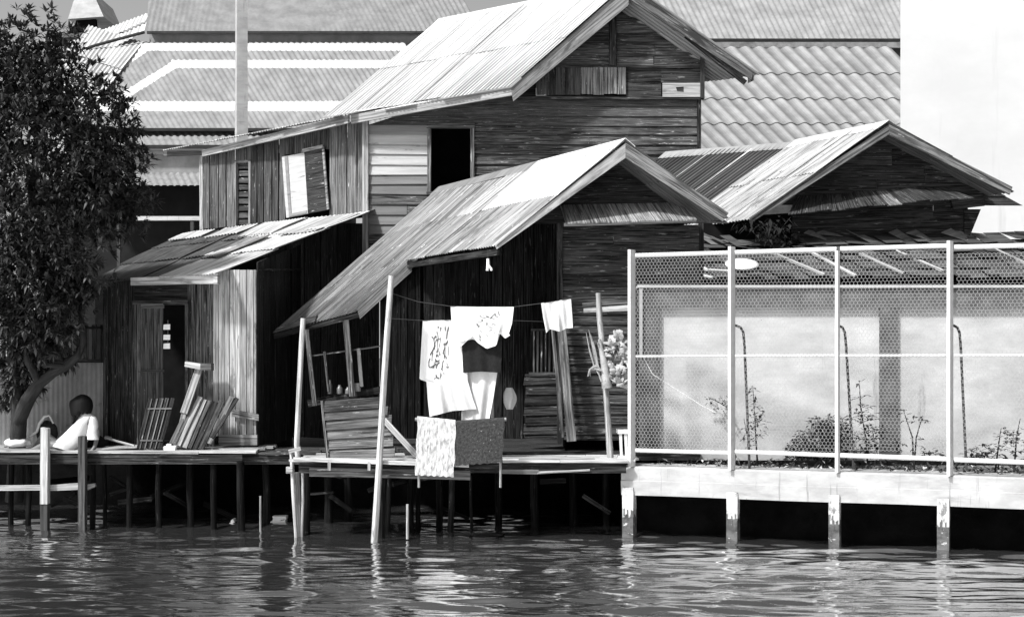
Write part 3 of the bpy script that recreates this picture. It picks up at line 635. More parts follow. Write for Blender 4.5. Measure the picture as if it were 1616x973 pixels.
    mb = MB(); vboards(mb, A3, B3, 606, 664, 13, lambda x: 290+(806-x)*.84+10, lambda x: 720, (.06, .3), 0, 1.2, .02, 0, 2); mb.build('porch_screen', W_OLD, t)
    A4, B4 = XY(820, 19.9), XY(890, 19.75)
    mb = MB(); clap(mb, A4, B4, 590, 690, 15.6, lambda y: 826+rnd(0, 4), lambda y: 884, (.4, 1.0), [], 0, .03, None, 0, -.02); 
    mb.build('half_wall', W_OLD, t)
    mb = MB()
    for k in range(7): vboard(mb, A4, B4, 841+k*6.3, 843.6+k*6.3, 522, 522, 592, 590, rnd(.7, 1.5), 0, .015, .01)
    hboard(mb, A4, B4, 838, 886, 518, 523, .8); hboard(mb, A4, B4, 836, 886, 587, 593, 1.4, 0, .03, .03); mb.build('lattice', W_OLD, t)
    # leaning door post beside the weatherboards
    mb = MB(); mb.bar(P(902, 696, 19.15), P(883, 480, 19.35), .125, .09, 1.0, 0, None, .9); mb.build('leaning_post', W_MID, t)
    mb = MB(); mb.bar(P(888, 690, 19.2), P(871, 505, 19.4), .045, .05, .9); mb.build('leaning_post', W_MID, t)
    # screen half-wall of pale crooked boards
    A5, B5 = XY(510, 18.75), XY(640, 18.55)
    mb = MB(); ys = [632, 648, 662, 677, 692, 707, 722]
    for k in range(6):
        xr = [598, 612, 618, 621, 621, 623][k]; dy = [-6, -8, -8, -7, -5, -3][k]; n = NP(A5, B5)
        l = 512+k*1.5
        mb.slab(OP(l, ys[k+1]+1, A5, B5)+n*.03, OP(xr, ys[k+1]+dy+1, A5, B5)+n*.03, OP(xr, ys[k]+dy, A5, B5), OP(l, ys[k], A5, B5), -n*.015, [.3, .5, .55, .75, .85, .95][k]*1.25, 0, .004)
    mb.build('screen_board', W_MID, t)
    mb = MB(); mb.bar(P(517, 724, 18.7), P(508, 632, 18.75), .03, .04, 1.3); mb.build('screen_post', W_MID, t)
    mb = MB(); mb.bar(P(657, 718, 18.35), P(606, 662, 18.5), .075, .03, .9); mb.build('brace', W_PALE, t)
    # posts and rails under the low eave
    mb = MB()
    for (x0, y0, x1, y1, w, tn) in ((497, 640, 484, 520, .06, 1.5), (556, 625, 546, 505, .085, 1.8), (571, 610, 566, 550, .05, 1.6), (519, 618, 512, 555, .03, 1.5)):
        mb.bar(P(x0, y0, 19.9), P(x1, y1, 20.0), w, .06, tn)
    mb.build('porch_stud', W_OLD, t)
    mb = MB(); mb.bar(P(488, 562, 20), P(600, 546, 20), .02, .03, 1.6); mb.bar(P(488, 636, 20.2), P(605, 614, 20.2), .30, .1, .5, 0, (0, 0, 1)); mb.build('porch_rail', W_OLD, t)
    # floor
    mb = MB(); mb.slab(P(640, 715, 19.2), P(1105, 715, 19.2), P(1105, 690, 22), P(600, 690, 22), (0, 0, -.06), .8); mb.build('floor', W_OLD, t)
porch_house()

def third_house():
    t = thing('gabled_house', 'sagging dark gabled house behind the wire fence with a two-tone zinc roof', 'house', V((5, 22, .88)))
    Y0 = 21.5; R0 = P(1403, 192, Y0); E0 = P(1185, 347, Y0); R1 = P(1255, 223, 23.47); E1 = E0+(R1-R0); S0 = P(1598, 302, Y0); d = R1-R0
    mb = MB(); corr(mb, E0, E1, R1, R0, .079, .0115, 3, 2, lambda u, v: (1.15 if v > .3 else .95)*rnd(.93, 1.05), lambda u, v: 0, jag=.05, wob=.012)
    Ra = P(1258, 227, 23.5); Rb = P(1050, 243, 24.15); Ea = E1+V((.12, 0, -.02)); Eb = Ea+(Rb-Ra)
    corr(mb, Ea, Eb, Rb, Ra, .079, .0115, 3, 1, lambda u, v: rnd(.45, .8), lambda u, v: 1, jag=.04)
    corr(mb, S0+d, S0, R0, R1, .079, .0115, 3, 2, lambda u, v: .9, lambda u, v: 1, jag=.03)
    sd = (Eb-Rb)
    rf = mb.build('roof', [R_OLD, R_RUST], t)
    mb = MB(); up = V((0, 0, .03)); s = (E0-R0).normalized()*.2; mb.slab(R0+up, R1+up, R1+s+up*.5, R0+s+up*.5, (0, 0, -.005), .9); s2 = (S0-R0).normalized()*.15; mb.slab(R0+up, R1+up, R1+s2+up*.5, R0+s2+up*.5, (0, 0, -.005), .8)
    s = sd.normalized()*.16; mb.slab(Ra+up*1.4, Rb+up*1.4, Rb+s+up*.7, Ra+s+up*.7, (0, 0, -.005), .35); mb.build('ridge_cap', R_NEW, rf)
    mb = MB()   # pale lap joints of the older sheets
    for u in (.30, .62): mb.slab(lerp(Ea, Eb, u)+V((0, 0, .03)), lerp(Ra, Rb, u)+V((0, 0, .03)), lerp(Ra, Rb, u+.012)+V((0, 0, .03)), lerp(Ea, Eb, u+.012)+V((0, 0, .03)), V((0, 0, -.01)), .9)
    mb.build('lap_strip', R_NEW, rf)
    Yf = Y0+.02; f = V((0, .045, 0))
    mb = MB(); mb.slab(P(1184, 352, Yf), P(1403, 212, Yf), P(1403, 197, Yf), P(1183, 343, Yf), f, .85); mb.build('barge_board', W_MID, t)
    mb = MB(); mb.slab(P(1594, 307, Yf), P(1403, 213, Yf), P(1403, 196, Yf), P(1598, 295, Yf), f, 1.05); mb.build('barge_board', W_MID, t)
    A, B = XY(1200, 22.1), XY(1560, 22.0)
    mb = MB(); clap(mb, A, B, 208, 322, 24, lambda y: 1403-(y-204)*1.42, lambda y: 1403+(y-204)*1.75, (.5, 1.0), [], 0, .03)
    clap(mb, A, B, 318, 384, 22, lambda y: 1252-(y-330)*.1, lambda y: 1527, (.4, .9), [], 0, .03, None, 0, -.03); mb.build('front_wall', W_OLD, t)
    mb = MB(); a, b, c, e = P(1244, 338, 21.55), P(1536, 311, 21.5), P(1490, 291, 22.1), P(1268, 308, 22.1)
    for k in range(13):
        u0, u1 = k/13, (k+1)/13+.004; j = rnd(-.02, .03)
        q = [lerp(a, b, u0)+V((0, 0, j)), lerp(a, b, u1)+V((0, 0, j)), lerp(e, c, u1)+V((-.1, 0, j)), lerp(e, c, u0)+V((-.1, 0, j))]; mb.slab(q[0], q[3], q[2], q[1], V((0, .004, -.012)), rnd(.7, 1.3) if k != 7 else 3.4)
    mb.build('pent_roof', W_OLD, t)
    mb = MB(); mb.slab(P(1505, 330, 21.9), P(1556, 324, 21.9), P(1552, 306, 21.9), P(1500, 312, 21.9), V((0, .1, 0)), .8); mb.slab(P(1522, 376, 21.95), P(1530, 374, 21.95), P(1548, 330, 21.95), P(1522, 330, 21.95), V((0, .06, 0)), .6); mb.build('eave_bracket', W_OLD, t)
    mb = MB(); p = OP(1525, 300, A, B); q = OP(1252, 300, A, B)
    mb.add([(p.x, p.y, .9), (p.x-.9, 24.1, .9), (p.x-.9, 24.1, 4.7), (p.x, p.y, 4.6)], [(0, 1, 2, 3)]); mb.build('side_wall', W_OLD, t)
third_house()

def low_shed():
    t = thing('low_shed', 'low shed with a ragged dark roof of slanted sheets just behind the panel wall', 'shed', V((4.5, 21.5, .88)))
    a, b, c, d = P(1004, 440, 20.85), P(1720, 436, 20.85), P(1720, 366, 22.05), P(1012, 384, 22.05)
    Q = lambda u, v: lerp(lerp(a, b, u), lerp(d, c, u), v)
    n = (b-a).cross(d-a).normalized()
    mb = MB()
    for j in range(5):
        k = 0; u = -.01
        while u < 1:
            w = rnd(.022, .05); v0 = j/5-.05+rnd(-.03, .03); v1 = (j+1)/5+.03; l = rnd(.0, .05); sk_ = -.035
            q = [Q(u-sk_*0, v0)+n*(l+.03), Q(u+w, v0)+n*(l+.03), Q(u+w+sk_, v1)+n*(l*.4), Q(u+sk_, v1)+n*(l*.4)]
            if random.random() > .05: mb.slab(q[0], q[3], q[2], q[1], -n*.008, rnd(.2, .7), 0, .012)
            u += w+.002
    for k in range(26):     # curled loose sheets along the top
        u, v = rnd(.0, 1.0), rnd(.75, 1.05); p = Q(u, v); mb.slab(p+n*rnd(.03, .08), p+V((-.25, .1, .1))+n*rnd(.03, .15), p+V((-.1, .2, .14))+n*rnd(.05, .12), p+V((.2, .05, .0))+n*.05, -n*.006, rnd(.4, 1.3), 0, .03)
    mb.build('roof', R_RUST, t)
    for (x0, y0, x1, y1, tn) in ((1215, 404, 1300, 440, .85), (1275, 402, 1350, 442, 1.1), (1345, 401, 1425, 438, .8), (1405, 399, 1487, 434, .9), (1560, 396, 1640, 432, .8)):
        p, q = lerp(a, b, .0), None
        def hit(x, y):
            r = P(x, y, 1.0)-V((0, 0, H)); k = (a-V((0, 0, H))).dot(n)/r.dot(n); return V((0, 0, H))+r*k+n*.07
        mb = MB(); mb.bar(hit(x0, y0), hit(x1, y1), .05, .03, tn, 0, n); mb.build('roof_batten', W_PALE, t)
    mb = MB(); pts1 = [(1016, 384), (1030, 404), (1062, 424), (1100, 441), (1122, 446)]; pts2 = [(1040, 386), (1075, 412), (1115, 434), (1152, 436)]
    for pts, w in ((pts1, .05), (pts2, .045)):
        h = [hit(x, y)+n*.02 for x, y in pts]
        for k in range(len(h)-1): mb.bar(h[k], h[k+1]+(h[k+1]-h[k])*.06, w, .02, 1.3, 0, n)
    mb.build('curved_flashing', W_PALE, t)
    mb = MB(); mb.add([(a.x, 20.95, .9), (b.x, 20.95, .9), (b.x, 20.95, 3.55), (a.x, 20.95, 3.55)], [(0, 1, 2, 3)]); mb.add([(a.x, 20.95, .9), (a.x, 22.1, .9), (a.x, 22.1, 4.1), (a.x, 20.95, 3.5)], [(0, 1, 2, 3)])
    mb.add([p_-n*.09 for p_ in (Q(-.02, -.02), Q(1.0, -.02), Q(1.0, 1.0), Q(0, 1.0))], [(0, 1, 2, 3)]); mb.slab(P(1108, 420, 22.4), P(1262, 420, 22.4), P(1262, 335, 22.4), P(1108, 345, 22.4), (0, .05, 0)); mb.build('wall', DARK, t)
    mb = MB(); c0 = hit(1170, 429)+n*.05; u_ = V((1, 0, 0)); w_ = n.cross(u_).normalized(); rim = 22
    ring = lambda r, h: [c0+u_*r*math.cos(2*math.pi*k/rim)+w_*r*.75*math.sin(2*math.pi*k/rim)+n*h for k in range(rim)]
    vs = ring(.25, 0)+ring(.25, .02)+ring(.16, .045)+[c0+n*.05]
    fs = [(k, (k+1) % rim, rim+(k+1) % rim, rim+k) for k in range(rim)]+[(rim+k, rim+(k+1) % rim, 2*rim+(k+1) % rim, 2*rim+k) for k in range(rim)]+[(2*rim+k, 2*rim+(k+1) % rim, 3*rim) for k in range(rim)]
    mb.add(vs, fs, None, 1.0, 0, True); tag(mb.build('basin_lid', FOAM, None, c0), 'round white lid lying on the ragged low roof behind the second fence post', 'lid')
low_shed()
# ------------------------------------------------------------------ right bank: concrete beam, wire fence, panelled wall
def quay():
    t = thing('quay_beam', 'long pale concrete quay beam on square piers standing in the canal under the wire fence', 'quay', fpt(1, .2).to_3d()+V((0, 0, 0)))
    A, B = FA, FB; zt, zb = .94, .56
    def sec(tt): return V((FA.x+fd.x*tt, FA.y+fd.y*tt, 0))
    t0 = -.17; n = FN; mb = MB()
    prof = [(0, zb), (.012, zb+.19), (0, zb+.196), (0, zt-.02), (-.02, zt), (-.62, zt), (-.62, zb)]
    T = [t0]+[t0+.15+k*.5 for k in range(24)]
    vs = [sec(tt)+n*(o+.004*math.sin(tt*7+z*20))+V((0, 0, z+.004*math.sin(tt*2.3))) for tt in T for o, z in prof]; m_ = len(prof)
    fs = [(i*m_+k, (i+1)*m_+k, (i+1)*m_+(k+1) % m_, i*m_+(k+1) % m_) for i in range(len(T)-1) for k in range(m_)]
    mb.add(vs, fs, [[(T[f[0]//m_], prof[f[0] % m_][1]), (T[f[1]//m_], prof[f[1] % m_][1]), (T[f[2]//m_], prof[f[2] % m_][1]), (T[f[3]//m_], prof[f[3] % m_][1])] for f in fs])
    mb.add(vs[:m_], [tuple(range(m_))], None); mb.build('beam', CONC, t)
    for k, (x0, x1, yt) in enumerate(((983, 1000, 768), (1147, 1164, 776), (1308, 1325, 780), (1479, 1498, 786), (1668, 1688, 792))):
        mb = MB(); p = OP(x0, yt, A, B)+n*.03; q = OP(x1, yt, A, B)+n*.03; ww = (q-p); ww.z = 0
        zs = [p.z, p.z-.05, .29+rnd(-.02, .02), -1.2]; b = -n*.17
        def ring(z, j=0): 
            c = [p, p+ww, p+ww+b, p+b]; return [V((v.x+rnd(-j, j), v.y, z)) for v in c]
        r = [ring(z, .004) for z in zs]
        for i in range(3):
            vs = r[i]+r[i+1]; mb.add(vs, [(a, (a+1) % 4, 4+(a+1) % 4, 4+a) for a in range(4)], None, rnd(.95, 1.05), 0 if i < 2 else 1)
        for q_ in range(9):      # ragged tide line
            u0, u1 = q_/9, (q_+1)/9; zt_ = .30+.07*math.sin(q_*1.9+k)+rnd(-.03, .05); o_ = n*.004
            for base, w_ in ((p, ww), (p+ww, b)):
                oo = o_ if w_ is ww else V((fd.x, fd.y, 0))*.004
                aa = base+w_*u0+oo; bb = base+w_*u1+oo; mb.add([V((aa.x, aa.y, -.2)), V((bb.x, bb.y, -.2)), V((bb.x, bb.y, zt_)), V((aa.x, aa.y, zt_+rnd(-.02, .02)))], [(0, 1, 2, 3)], None, 1, 1)
        mb.add(r[0], [(0, 1, 2, 3)]); mb.build('pier', [PIER, STAIN], t)
        mb = MB(); c = p+ww*.8-n*.85; mb.box(c+V((0, 0, -1.5)), c+V((.17, .17, 0)), .8, 1); mb.build('inner_pier', [PIER, STAIN], t)
quay()

def wire_fence():
    t = thing('wire_fence', 'tall white-posted fence of honeycomb wire netting on the concrete quay', 'fence', (FA.x, FA.y, .94))
    A, B = FA, FB; n = FN; up = V((0, 0, 1)); e = V((fd.x, fd.y, 0))
    tx = lambda x: (OP(x, 561, A, B).xy-FA).dot(fd)
    posts = [(1000, 394), (1158, 389), (1503, 380), (1700, 374)]
    ca, sa = math.cos(math.radians(-6)), math.sin(math.radians(-6))
    for x, yt in posts:
        c = OP(x, 561, A, B); z1 = OP(x, yt, A, B).z; mb = MB()
        # square post set with its edge to the water: narrow bright face left, wide face turned from the sun
        r_ = (e*.261-n*.965)*.13; l_ = (e*-.965-n*.261)*.040
        a0 = c+e*-.025+n*.07; ring = [a0, a0+r_, a0+r_+l_, a0+l_]
        vs = [V((v.x, v.y, .935)) for v in ring]+[V((v.x, v.y, z1)) for v in ring]
        mb.add(vs, [(k, (k+1) % 4, 4+(k+1) % 4, 4+k) for k in range(4)]+[(4, 5, 6, 7)], None, 1.0); mb.build('post', PAINT_W, t)
    mb = MB(); c = OP(1323, 561, A, B); z1 = OP(1323, 396, A, B).z; r_ = (e*.261-n*.965)*.07; l_ = (e*-.965-n*.261)*.038; a0 = c+n*.05; ring = [a0, a0+r_, a0+r_+l_, a0+l_]; mb.add([V((v.x, v.y, z)) for z in (.935, z1) for v in ring], [(k, (k+1) % 4, 4+(k+1) % 4, 4+k) for k in range(4)]+[(4, 5, 6, 7)], None, 1.0); mb.build('post', PAINT_W, t)
    def rail(pts, r, nm='rail'):
        mb = MB(); mb.tube([OP(x, y, A, B)-n*.01 for x, y in pts], r, 10, 1); mb.build(nm, PAINT_W, t)
    rail([(1003, 403), (1155, 398.5)], .030); rail([(1160, 398), (1320, 393)], .030); rail([(1326, 392.5), (1500, 387.5)], .030); rail([(1506, 390), (1700, 385)], .030)
    rail([(1003, 562), (1155, 561)], .015); rail([(1160, 561), (1500, 560.5)], .017); rail([(1506, 560.5), (1700, 560)], .017)
    rail([(1003, 710), (1155, 714)], .028); rail([(1160, 712), (1320, 718)], .028); rail([(1326, 718), (1500, 724)], .030); rail([(1506, 725), (1700, 732)], .030)
    # honeycomb netting, one sheet per bay
    w = .0475; hgt = w/math.sqrt(3)*.98
    for x0, x1 in ((1004, 1154), (1162, 1320), (1326, 1499), (1507, 1640)):
        s0, s1 = tx(x0), tx(x1); z0, z1 = OP(x0, 711, A, B).z, OP((x0+x1)/2, 396, A, B).z
        seg = set(); nr = int((z1-z0)/(1.5*hgt)); ncol = int((s1-s0)/w)
        pt = lambda s, z: (round(s, 4), round(z, 4))
        for j in range(nr+1):
            for i in range(ncol+1):
                cx = s0+(i+(.5 if j % 2 else 0))*w; cz = z0+j*1.5*hgt
                L_ = pt(cx-w/2, cz+hgt/2); Tp = pt(cx, cz+hgt); R_ = pt(cx+w/2, cz+hgt/2); U = pt(cx, cz+2*hgt)
                seg.add((L_, Tp)); seg.add((Tp, R_)); seg.add((Tp, U))
        mb = MB(); vs = []; fs = []; rw = .0019
        bow = lambda s, z: .012*math.sin((s-s0)*2.1+z*1.3)*math.sin(3.1*(z-z0)/(z1-z0))
        for (sa_, za), (sb, zb) in seg:
            if max(sa_, sb) > s1 or max(za, zb) > z1 or min(sa_, sb) < s0: continue
            r_ = rw*(1.25 if abs(sa_-sb) < 1e-6 else 1)
            a = V((FA.x+fd.x*sa_, FA.y+fd.y*sa_, za))+n*(.02+bow(sa_, za)); b = V((FA.x+fd.x*sb, FA.y+fd.y*sb, zb))+n*(.02+bow(sb, zb))
            ax = (b-a).normalized(); sd = ax.cross(n).normalized(); o = len(vs)
            for p in (a, b):
                for k in range(3):
                    th = 2.094*k+.5; vs.append(p+(sd*math.cos(th)+n*math.sin(th))*r_)
            fs += [(o, o+1, o+4, o+3), (o+1, o+2, o+5, o+4), (o+2, o, o+3, o+5)]
        mb.add(vs, fs, [[(0, 0)]*4]*len(fs), 1.0); mb.build('netting', WIRE, t)
    # bent stays behind the posts
    for x, xb in ((1168, 1178), (1330, 1344), (1513, 1524)):
        o = -n*.22
        mb = MB(); mb.tube([OP(x-9, 513, A, B)+o*.3, OP(x-3, 516, A, B)+o*.7, OP(x, 524, A, B)+o, OP(x+2, 545, A, B)+o, OP(xb, 742, A, B)+o], .017, 8, .45)
        mb.build('stay', GREY_C, t)
wire_fence()

def panel_wall():
    t = thing('panel_wall', 'pale plastered panel wall in a grey cement frame standing behind the wire fence', 'wall', P(1300, 722, 19.3))
    A, B = XY(1010, 19.3), XY(1700, 19.3)
    mb = MB(); hboard(mb, A, B, 1008, 1720, 454, 485, 1, 0, .25, .06); mb.build('top_beam', GREY_C, t)
    mb = MB(); hboard(mb, A, B, 1006, 1722, 450, 454.3, 1.1, 0, .34, .10, 0, 0); hboard(mb, A, B, 1008, 1013, 455, 560, .9, 0, .02, .09); mb.build('coping', CONC, t)
    for x0, x1 in ((1010, 1039), (1388, 1413), (1690, 1716)):
        mb = MB(); hboard(mb, A, B, x0, x1, 484.6, 726, .9, 0, .2, .055); mb.build('frame_post', GREY_C, t)
    for x0, x1 in ((1038.5, 1388.5), (1412.5, 1690.5)):
        mb = MB(); hboard(mb, A, B, x0, x1, 484.8, 726, 1.3, 0, .1, -.02, 0, 0); mb.build('panel', PLASTER, t)
panel_wall()

# ------------------------------------------------------------------ decks
def deck_boards(mb, x0, x1, y0, y1, z, w, tone, seg=(1.2, 2.6), rag=0.0, mi=0):
    y = y0
    while y < y1:
        x = x0+rnd(-.15, .15)
        while x < x1:
            l = min(rnd(*seg), x1+rnd(-.05, .1)-x); dz = rnd(-.012, .012)
            if l > .1: mb.slab((x, y+rnd(0, rag), z+dz), (x+l-.006, y+rnd(0, rag), z+dz+rnd(-.01, .01)), (x+l-.006, y+w-.012, z+dz), (x, y+w-.012, z+dz), (0, 0, -.032), rnd(*tone), mi)
            x += max(l, .2)
        y += w
def pile(par, x, yb, ytop, w, tn, m=None, lean=0, Y=None, depth=None):
    Y = Y or (H*F/(yb-CY)); a = P(x, yb, Y); b = P(x+lean, ytop, Y); d = (b-a).normalized(); a2 = a-d*((a.z+1.1)/d.z)
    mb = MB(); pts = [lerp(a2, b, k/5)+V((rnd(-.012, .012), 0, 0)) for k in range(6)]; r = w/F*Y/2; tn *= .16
    mb.tube(pts, [r*rnd(.9, 1.1) for _ in pts], 8, tn); return mb.build('pile', m or W_OLD, par)
def braces(par, x0, x1, Y, cnt, seed):
    r = random.Random(seed)
    for k in range(cnt):
        x = r.uniform(x0, x1); y0 = r.uniform(750, 800); l = r.uniform(20, 70); mb = MB(); mb.bar(P(x, y0, Y+r.uniform(0, 1.2)), P(x+l*r.choice((-1, 1)), y0+r.uniform(-10, 40), Y+r.uniform(0, 1.2)), r.uniform(.03, .08), .03, r.uniform(.15, .5)); mb.build('brace', W_OLD, par)
def left_deck():
    t = thing('plank_deck', 'low plank deck on piles where the person sits before the shack', 'deck', V((-6, 19.9, 0)))
    mb = MB(); deck_boards(mb, -9.8, -3.55, 19.35, 20.9, 1.075, .15, (.55, 1.2)); mb.build('decking', W_PALE, t)
    mb = MB(); deck_boards(mb, -3.5, -2.75, 19.5, 20.6, 1.04, .15, (.4, .8)); mb.build('decking', W_MID, t)
    mb = MB(); mb.box((-9.8, 19.37, .90), (-3.75, 19.43, 1.035), .8, 0, .01); mb.box((-9.8, 20.3, .86), (-2.8, 20.38, 1.0), .6); mb.box((-4.2, 19.55, .88), (-2.7, 19.61, .99), .9); mb.build('beam', W_OLD, t)
    for x, w, tn, m in ((147, 9, 1, W_OLD), (165, 7, 1, W_OLD), (205, 10, .9, W_OLD), (250, 9, .8, W_OLD), (300, 11, .9, W_OLD), (338, 10, .7, W_OLD), (380, 12, 1.1, W_OLD), (420, 12, .9, W_OLD), (45, 9, 1, W_OLD), (18, 9, 1, W_OLD)):
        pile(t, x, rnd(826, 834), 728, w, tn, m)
    mb = MB(); A, B = XY(60, 19.25), XY(140, 19.25)
    for m_, x0, x1, xt0, xt1, yt, tn in ((W_PALE, 63, 74.5, 63.5, 75, 674, 1.15),):
        a = P(x0, 795, 19.2); z = a.z
        mb.slab(P(x0, 795, 19.2), P(xt0, yt, 19.2), P(xt1, yt+2, 19.2), P(x1, 795, 19.2), V((0, .12, 0)), tn); mb.slab(P(x0+1, 870, 19.21), P(x0, 795, 19.21), P(x1, 795, 19.21), P(x1, 870, 19.21), V((0, .11, 0)), .12)
    mb.build('mooring_post', W_PALE, t)
    mb = MB(); mb.slab(P(123, 860, 19.2), P(123, 688, 19.2), P(134, 688, 19.2), P(134, 860, 19.2), V((0, .11, 0)), .5); mb.build('mooring_post', W_MID, t)
    mb = MB(); mb.slab(P(-40, 774, 19.3), P(64, 773, 19.3), P(64, 765, 19.3), P(-40, 766, 19.3), V((0, .06, 0)), .95); mb.slab(P(76, 774, 19.3), P(126, 772, 19.3), P(124, 762, 19.3), P(76, 765, 19.3), V((0, .06, 0)), .95); mb.slab(P(136, 774, 19.36), P(150, 768, 19.36), P(149, 762, 19.36), P(137, 764, 19.36), V((0, .06, 0)), .8); mb.build('rail', W_PALE, t); braces(t, 20, 440, 19.6, 9, 3)
left_deck()

def centre_deck():
    t = thing('landing_deck', 'rickety landing deck on leaning piles in front of the porch house', 'deck', V((-.6, 18.6, 0)))
    mb = MB(); deck_boards(mb, -2.85, 1.62, 18.22, 19.4, 1.035, .15, (.9, 1.5), (.9, 2.4), .05); mb.build('decking', W_PALE, t)
    mb = MB(); mb.slab(P(463, 727, 18.1), P(740, 737, 18.0), P(740, 731, 18.0), P(463, 721, 18.1), V((0, .05, 0)), 1.3); mb.build('edge_board', W_PALE, t)
    mb = MB(); mb.slab(P(488, 751, 18.2), P(742, 757, 18.1), P(742, 743, 18.1), P(488, 738, 18.2), V((0, .06, 0)), .75); mb.build('edge_board', W_MID, t)
    mb = MB(); mb.box((-2.8, 18.3, .86), (1.5, 18.36, .99), .8); mb.box((-2.8, 19.2, .82), (1.55, 19.28, .98), .6); mb.build('beam', W_OLD, t)
    for x in (517, 580): 
        mb = MB(); mb.slab(P(x, 742, 18.05), P(x, 728, 18.05), P(x+4.5, 729, 18.05), P(x+4.5, 742, 18.05), V((0, .05, 0)), 1); mb.build('cleat', W_PALE, t)
    for x, yb, yt, w, tn, m, ln in ((484, 842, 738, 11, 1.2, W_OLD, 0), (519, 826, 750, 14, 1.1, W_OLD, 0), (549, 822, 750, 12, .8, W_OLD, 0), (602, 848, 725, 12, 1.5, W_OLD, 2), (612, 838, 748, 9, .8, W_MID, 1), (648, 838, 752, 10, .8, W_OLD, 0), (693, 832, 755, 11, 1.3, W_OLD, 0), (711, 836, 752, 10, .7, W_MID, 1), (744, 832, 750, 5, .9, W_MID, -1), (786, 828, 745, 12, .9, W_OLD, 0), (845, 830, 742, 13, 1.5, W_OLD, -3), (905, 828, 742, 12, .7, W_OLD, 0), (956, 830, 742, 12, .8, W_OLD, 0), (985, 836, 735, 12, .6, W_OLD, 0), (660, 836, 750, 8, .9, W_OLD, 1)):
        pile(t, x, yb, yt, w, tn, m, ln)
    mb = MB(); mb.tube([P(643, 850, 18.25), P(643, 795, 18.25)], .018, 6, 1.2); mb.build('stick', W_PALE, t)
    mb = MB(); mb.tube([P(411, 842, 18.9), P(411, 782, 18.9)], .014, 6, .9); mb.build('stick', W_PALE, t)
    mb = MB(); mb.slab(P(848, 746, 18.15), P(931, 741, 18.15), P(931, 739.5, 18.3), P(850, 743, 18.3), V((0, .02, -.015)), 1.1); mb.slab(P(788, 747, 18.2), P(850, 748, 18.2), P(850, 741, 18.2), P(788, 740, 18.2), V((0, .05, 0)), .3); mb.build('loose_board', W_PALE, t); braces(t, 500, 960, 18.5, 10, 4)
centre_deck()

G_POLE = 'tall bleached poles planted in the canal'
def bent(name, pts, rads, mat, label, cat, Y, tone=1.0, group=None):
    mb = MB(); mb.tube([P(x, y, Y) for x, y in pts], [r/F*Y for r in rads], 9, tone)
    return tag(mb.build(name, mat, None, P(*pts[0], Y)), label, cat, group)
bent('bamboo_pole', [(589, 905), (591, 850), (598, 740), (606, 600), (613, 500), (617.5, 435)], [5.5, 5.5, 5.3, 5.0, 4.8, 4.6], W_PALE, 'tallest bleached pole, standing in the water in front of the pale screen boards', 'pole', 18.0, 1.25, G_POLE)
bent('bamboo_pole', [(470, 720), (468.5, 700), (472, 620), (476, 540), (478.5, 502)], [4.4, 4.4, 4.2, 4.2, 4.0], W_PALE, 'bleached pole propping the torn lower corner of the porch roof', 'pole', 18.6, 1.2, G_POLE)
def crooked():
    t = thing('mooring_pile', 'crooked pile of two pale forked stakes at the left corner of the landing deck', 'pile', P(470, 842, 18.5))
    mb = MB(); mb.tube([P(469, 880, 18.45), P(467, 842, 18.45), P(463, 780, 18.45), P(460, 712, 18.45)], [.022, .024, .026, .028], 8, 1.0); mb.bar(P(456, 712, 18.42), P(475, 707, 18.42), .05, .07, .9); mb.bar(P(452, 741, 18.42), P(462, 741, 18.42), .085, .07, .9); mb.build('stake', W_PALE, t)
    mb = MB(); mb.tube([P(472, 890, 18.55), P(472, 842, 18.55), P(470, 795, 18.55), P(468, 745, 18.55)], [.05, .05, .048, .04], 9, .85); mb.build('stake', W_PALE, t)
    mb = MB(); mb.tube([P(476, 885, 18.5), P(476, 842, 18.5), P(478, 790, 18.5), P(477, 742, 18.5)], [.016, .018, .018, .018], 8, 1.0); mb.build('stake', W_PALE, t)
crooked()

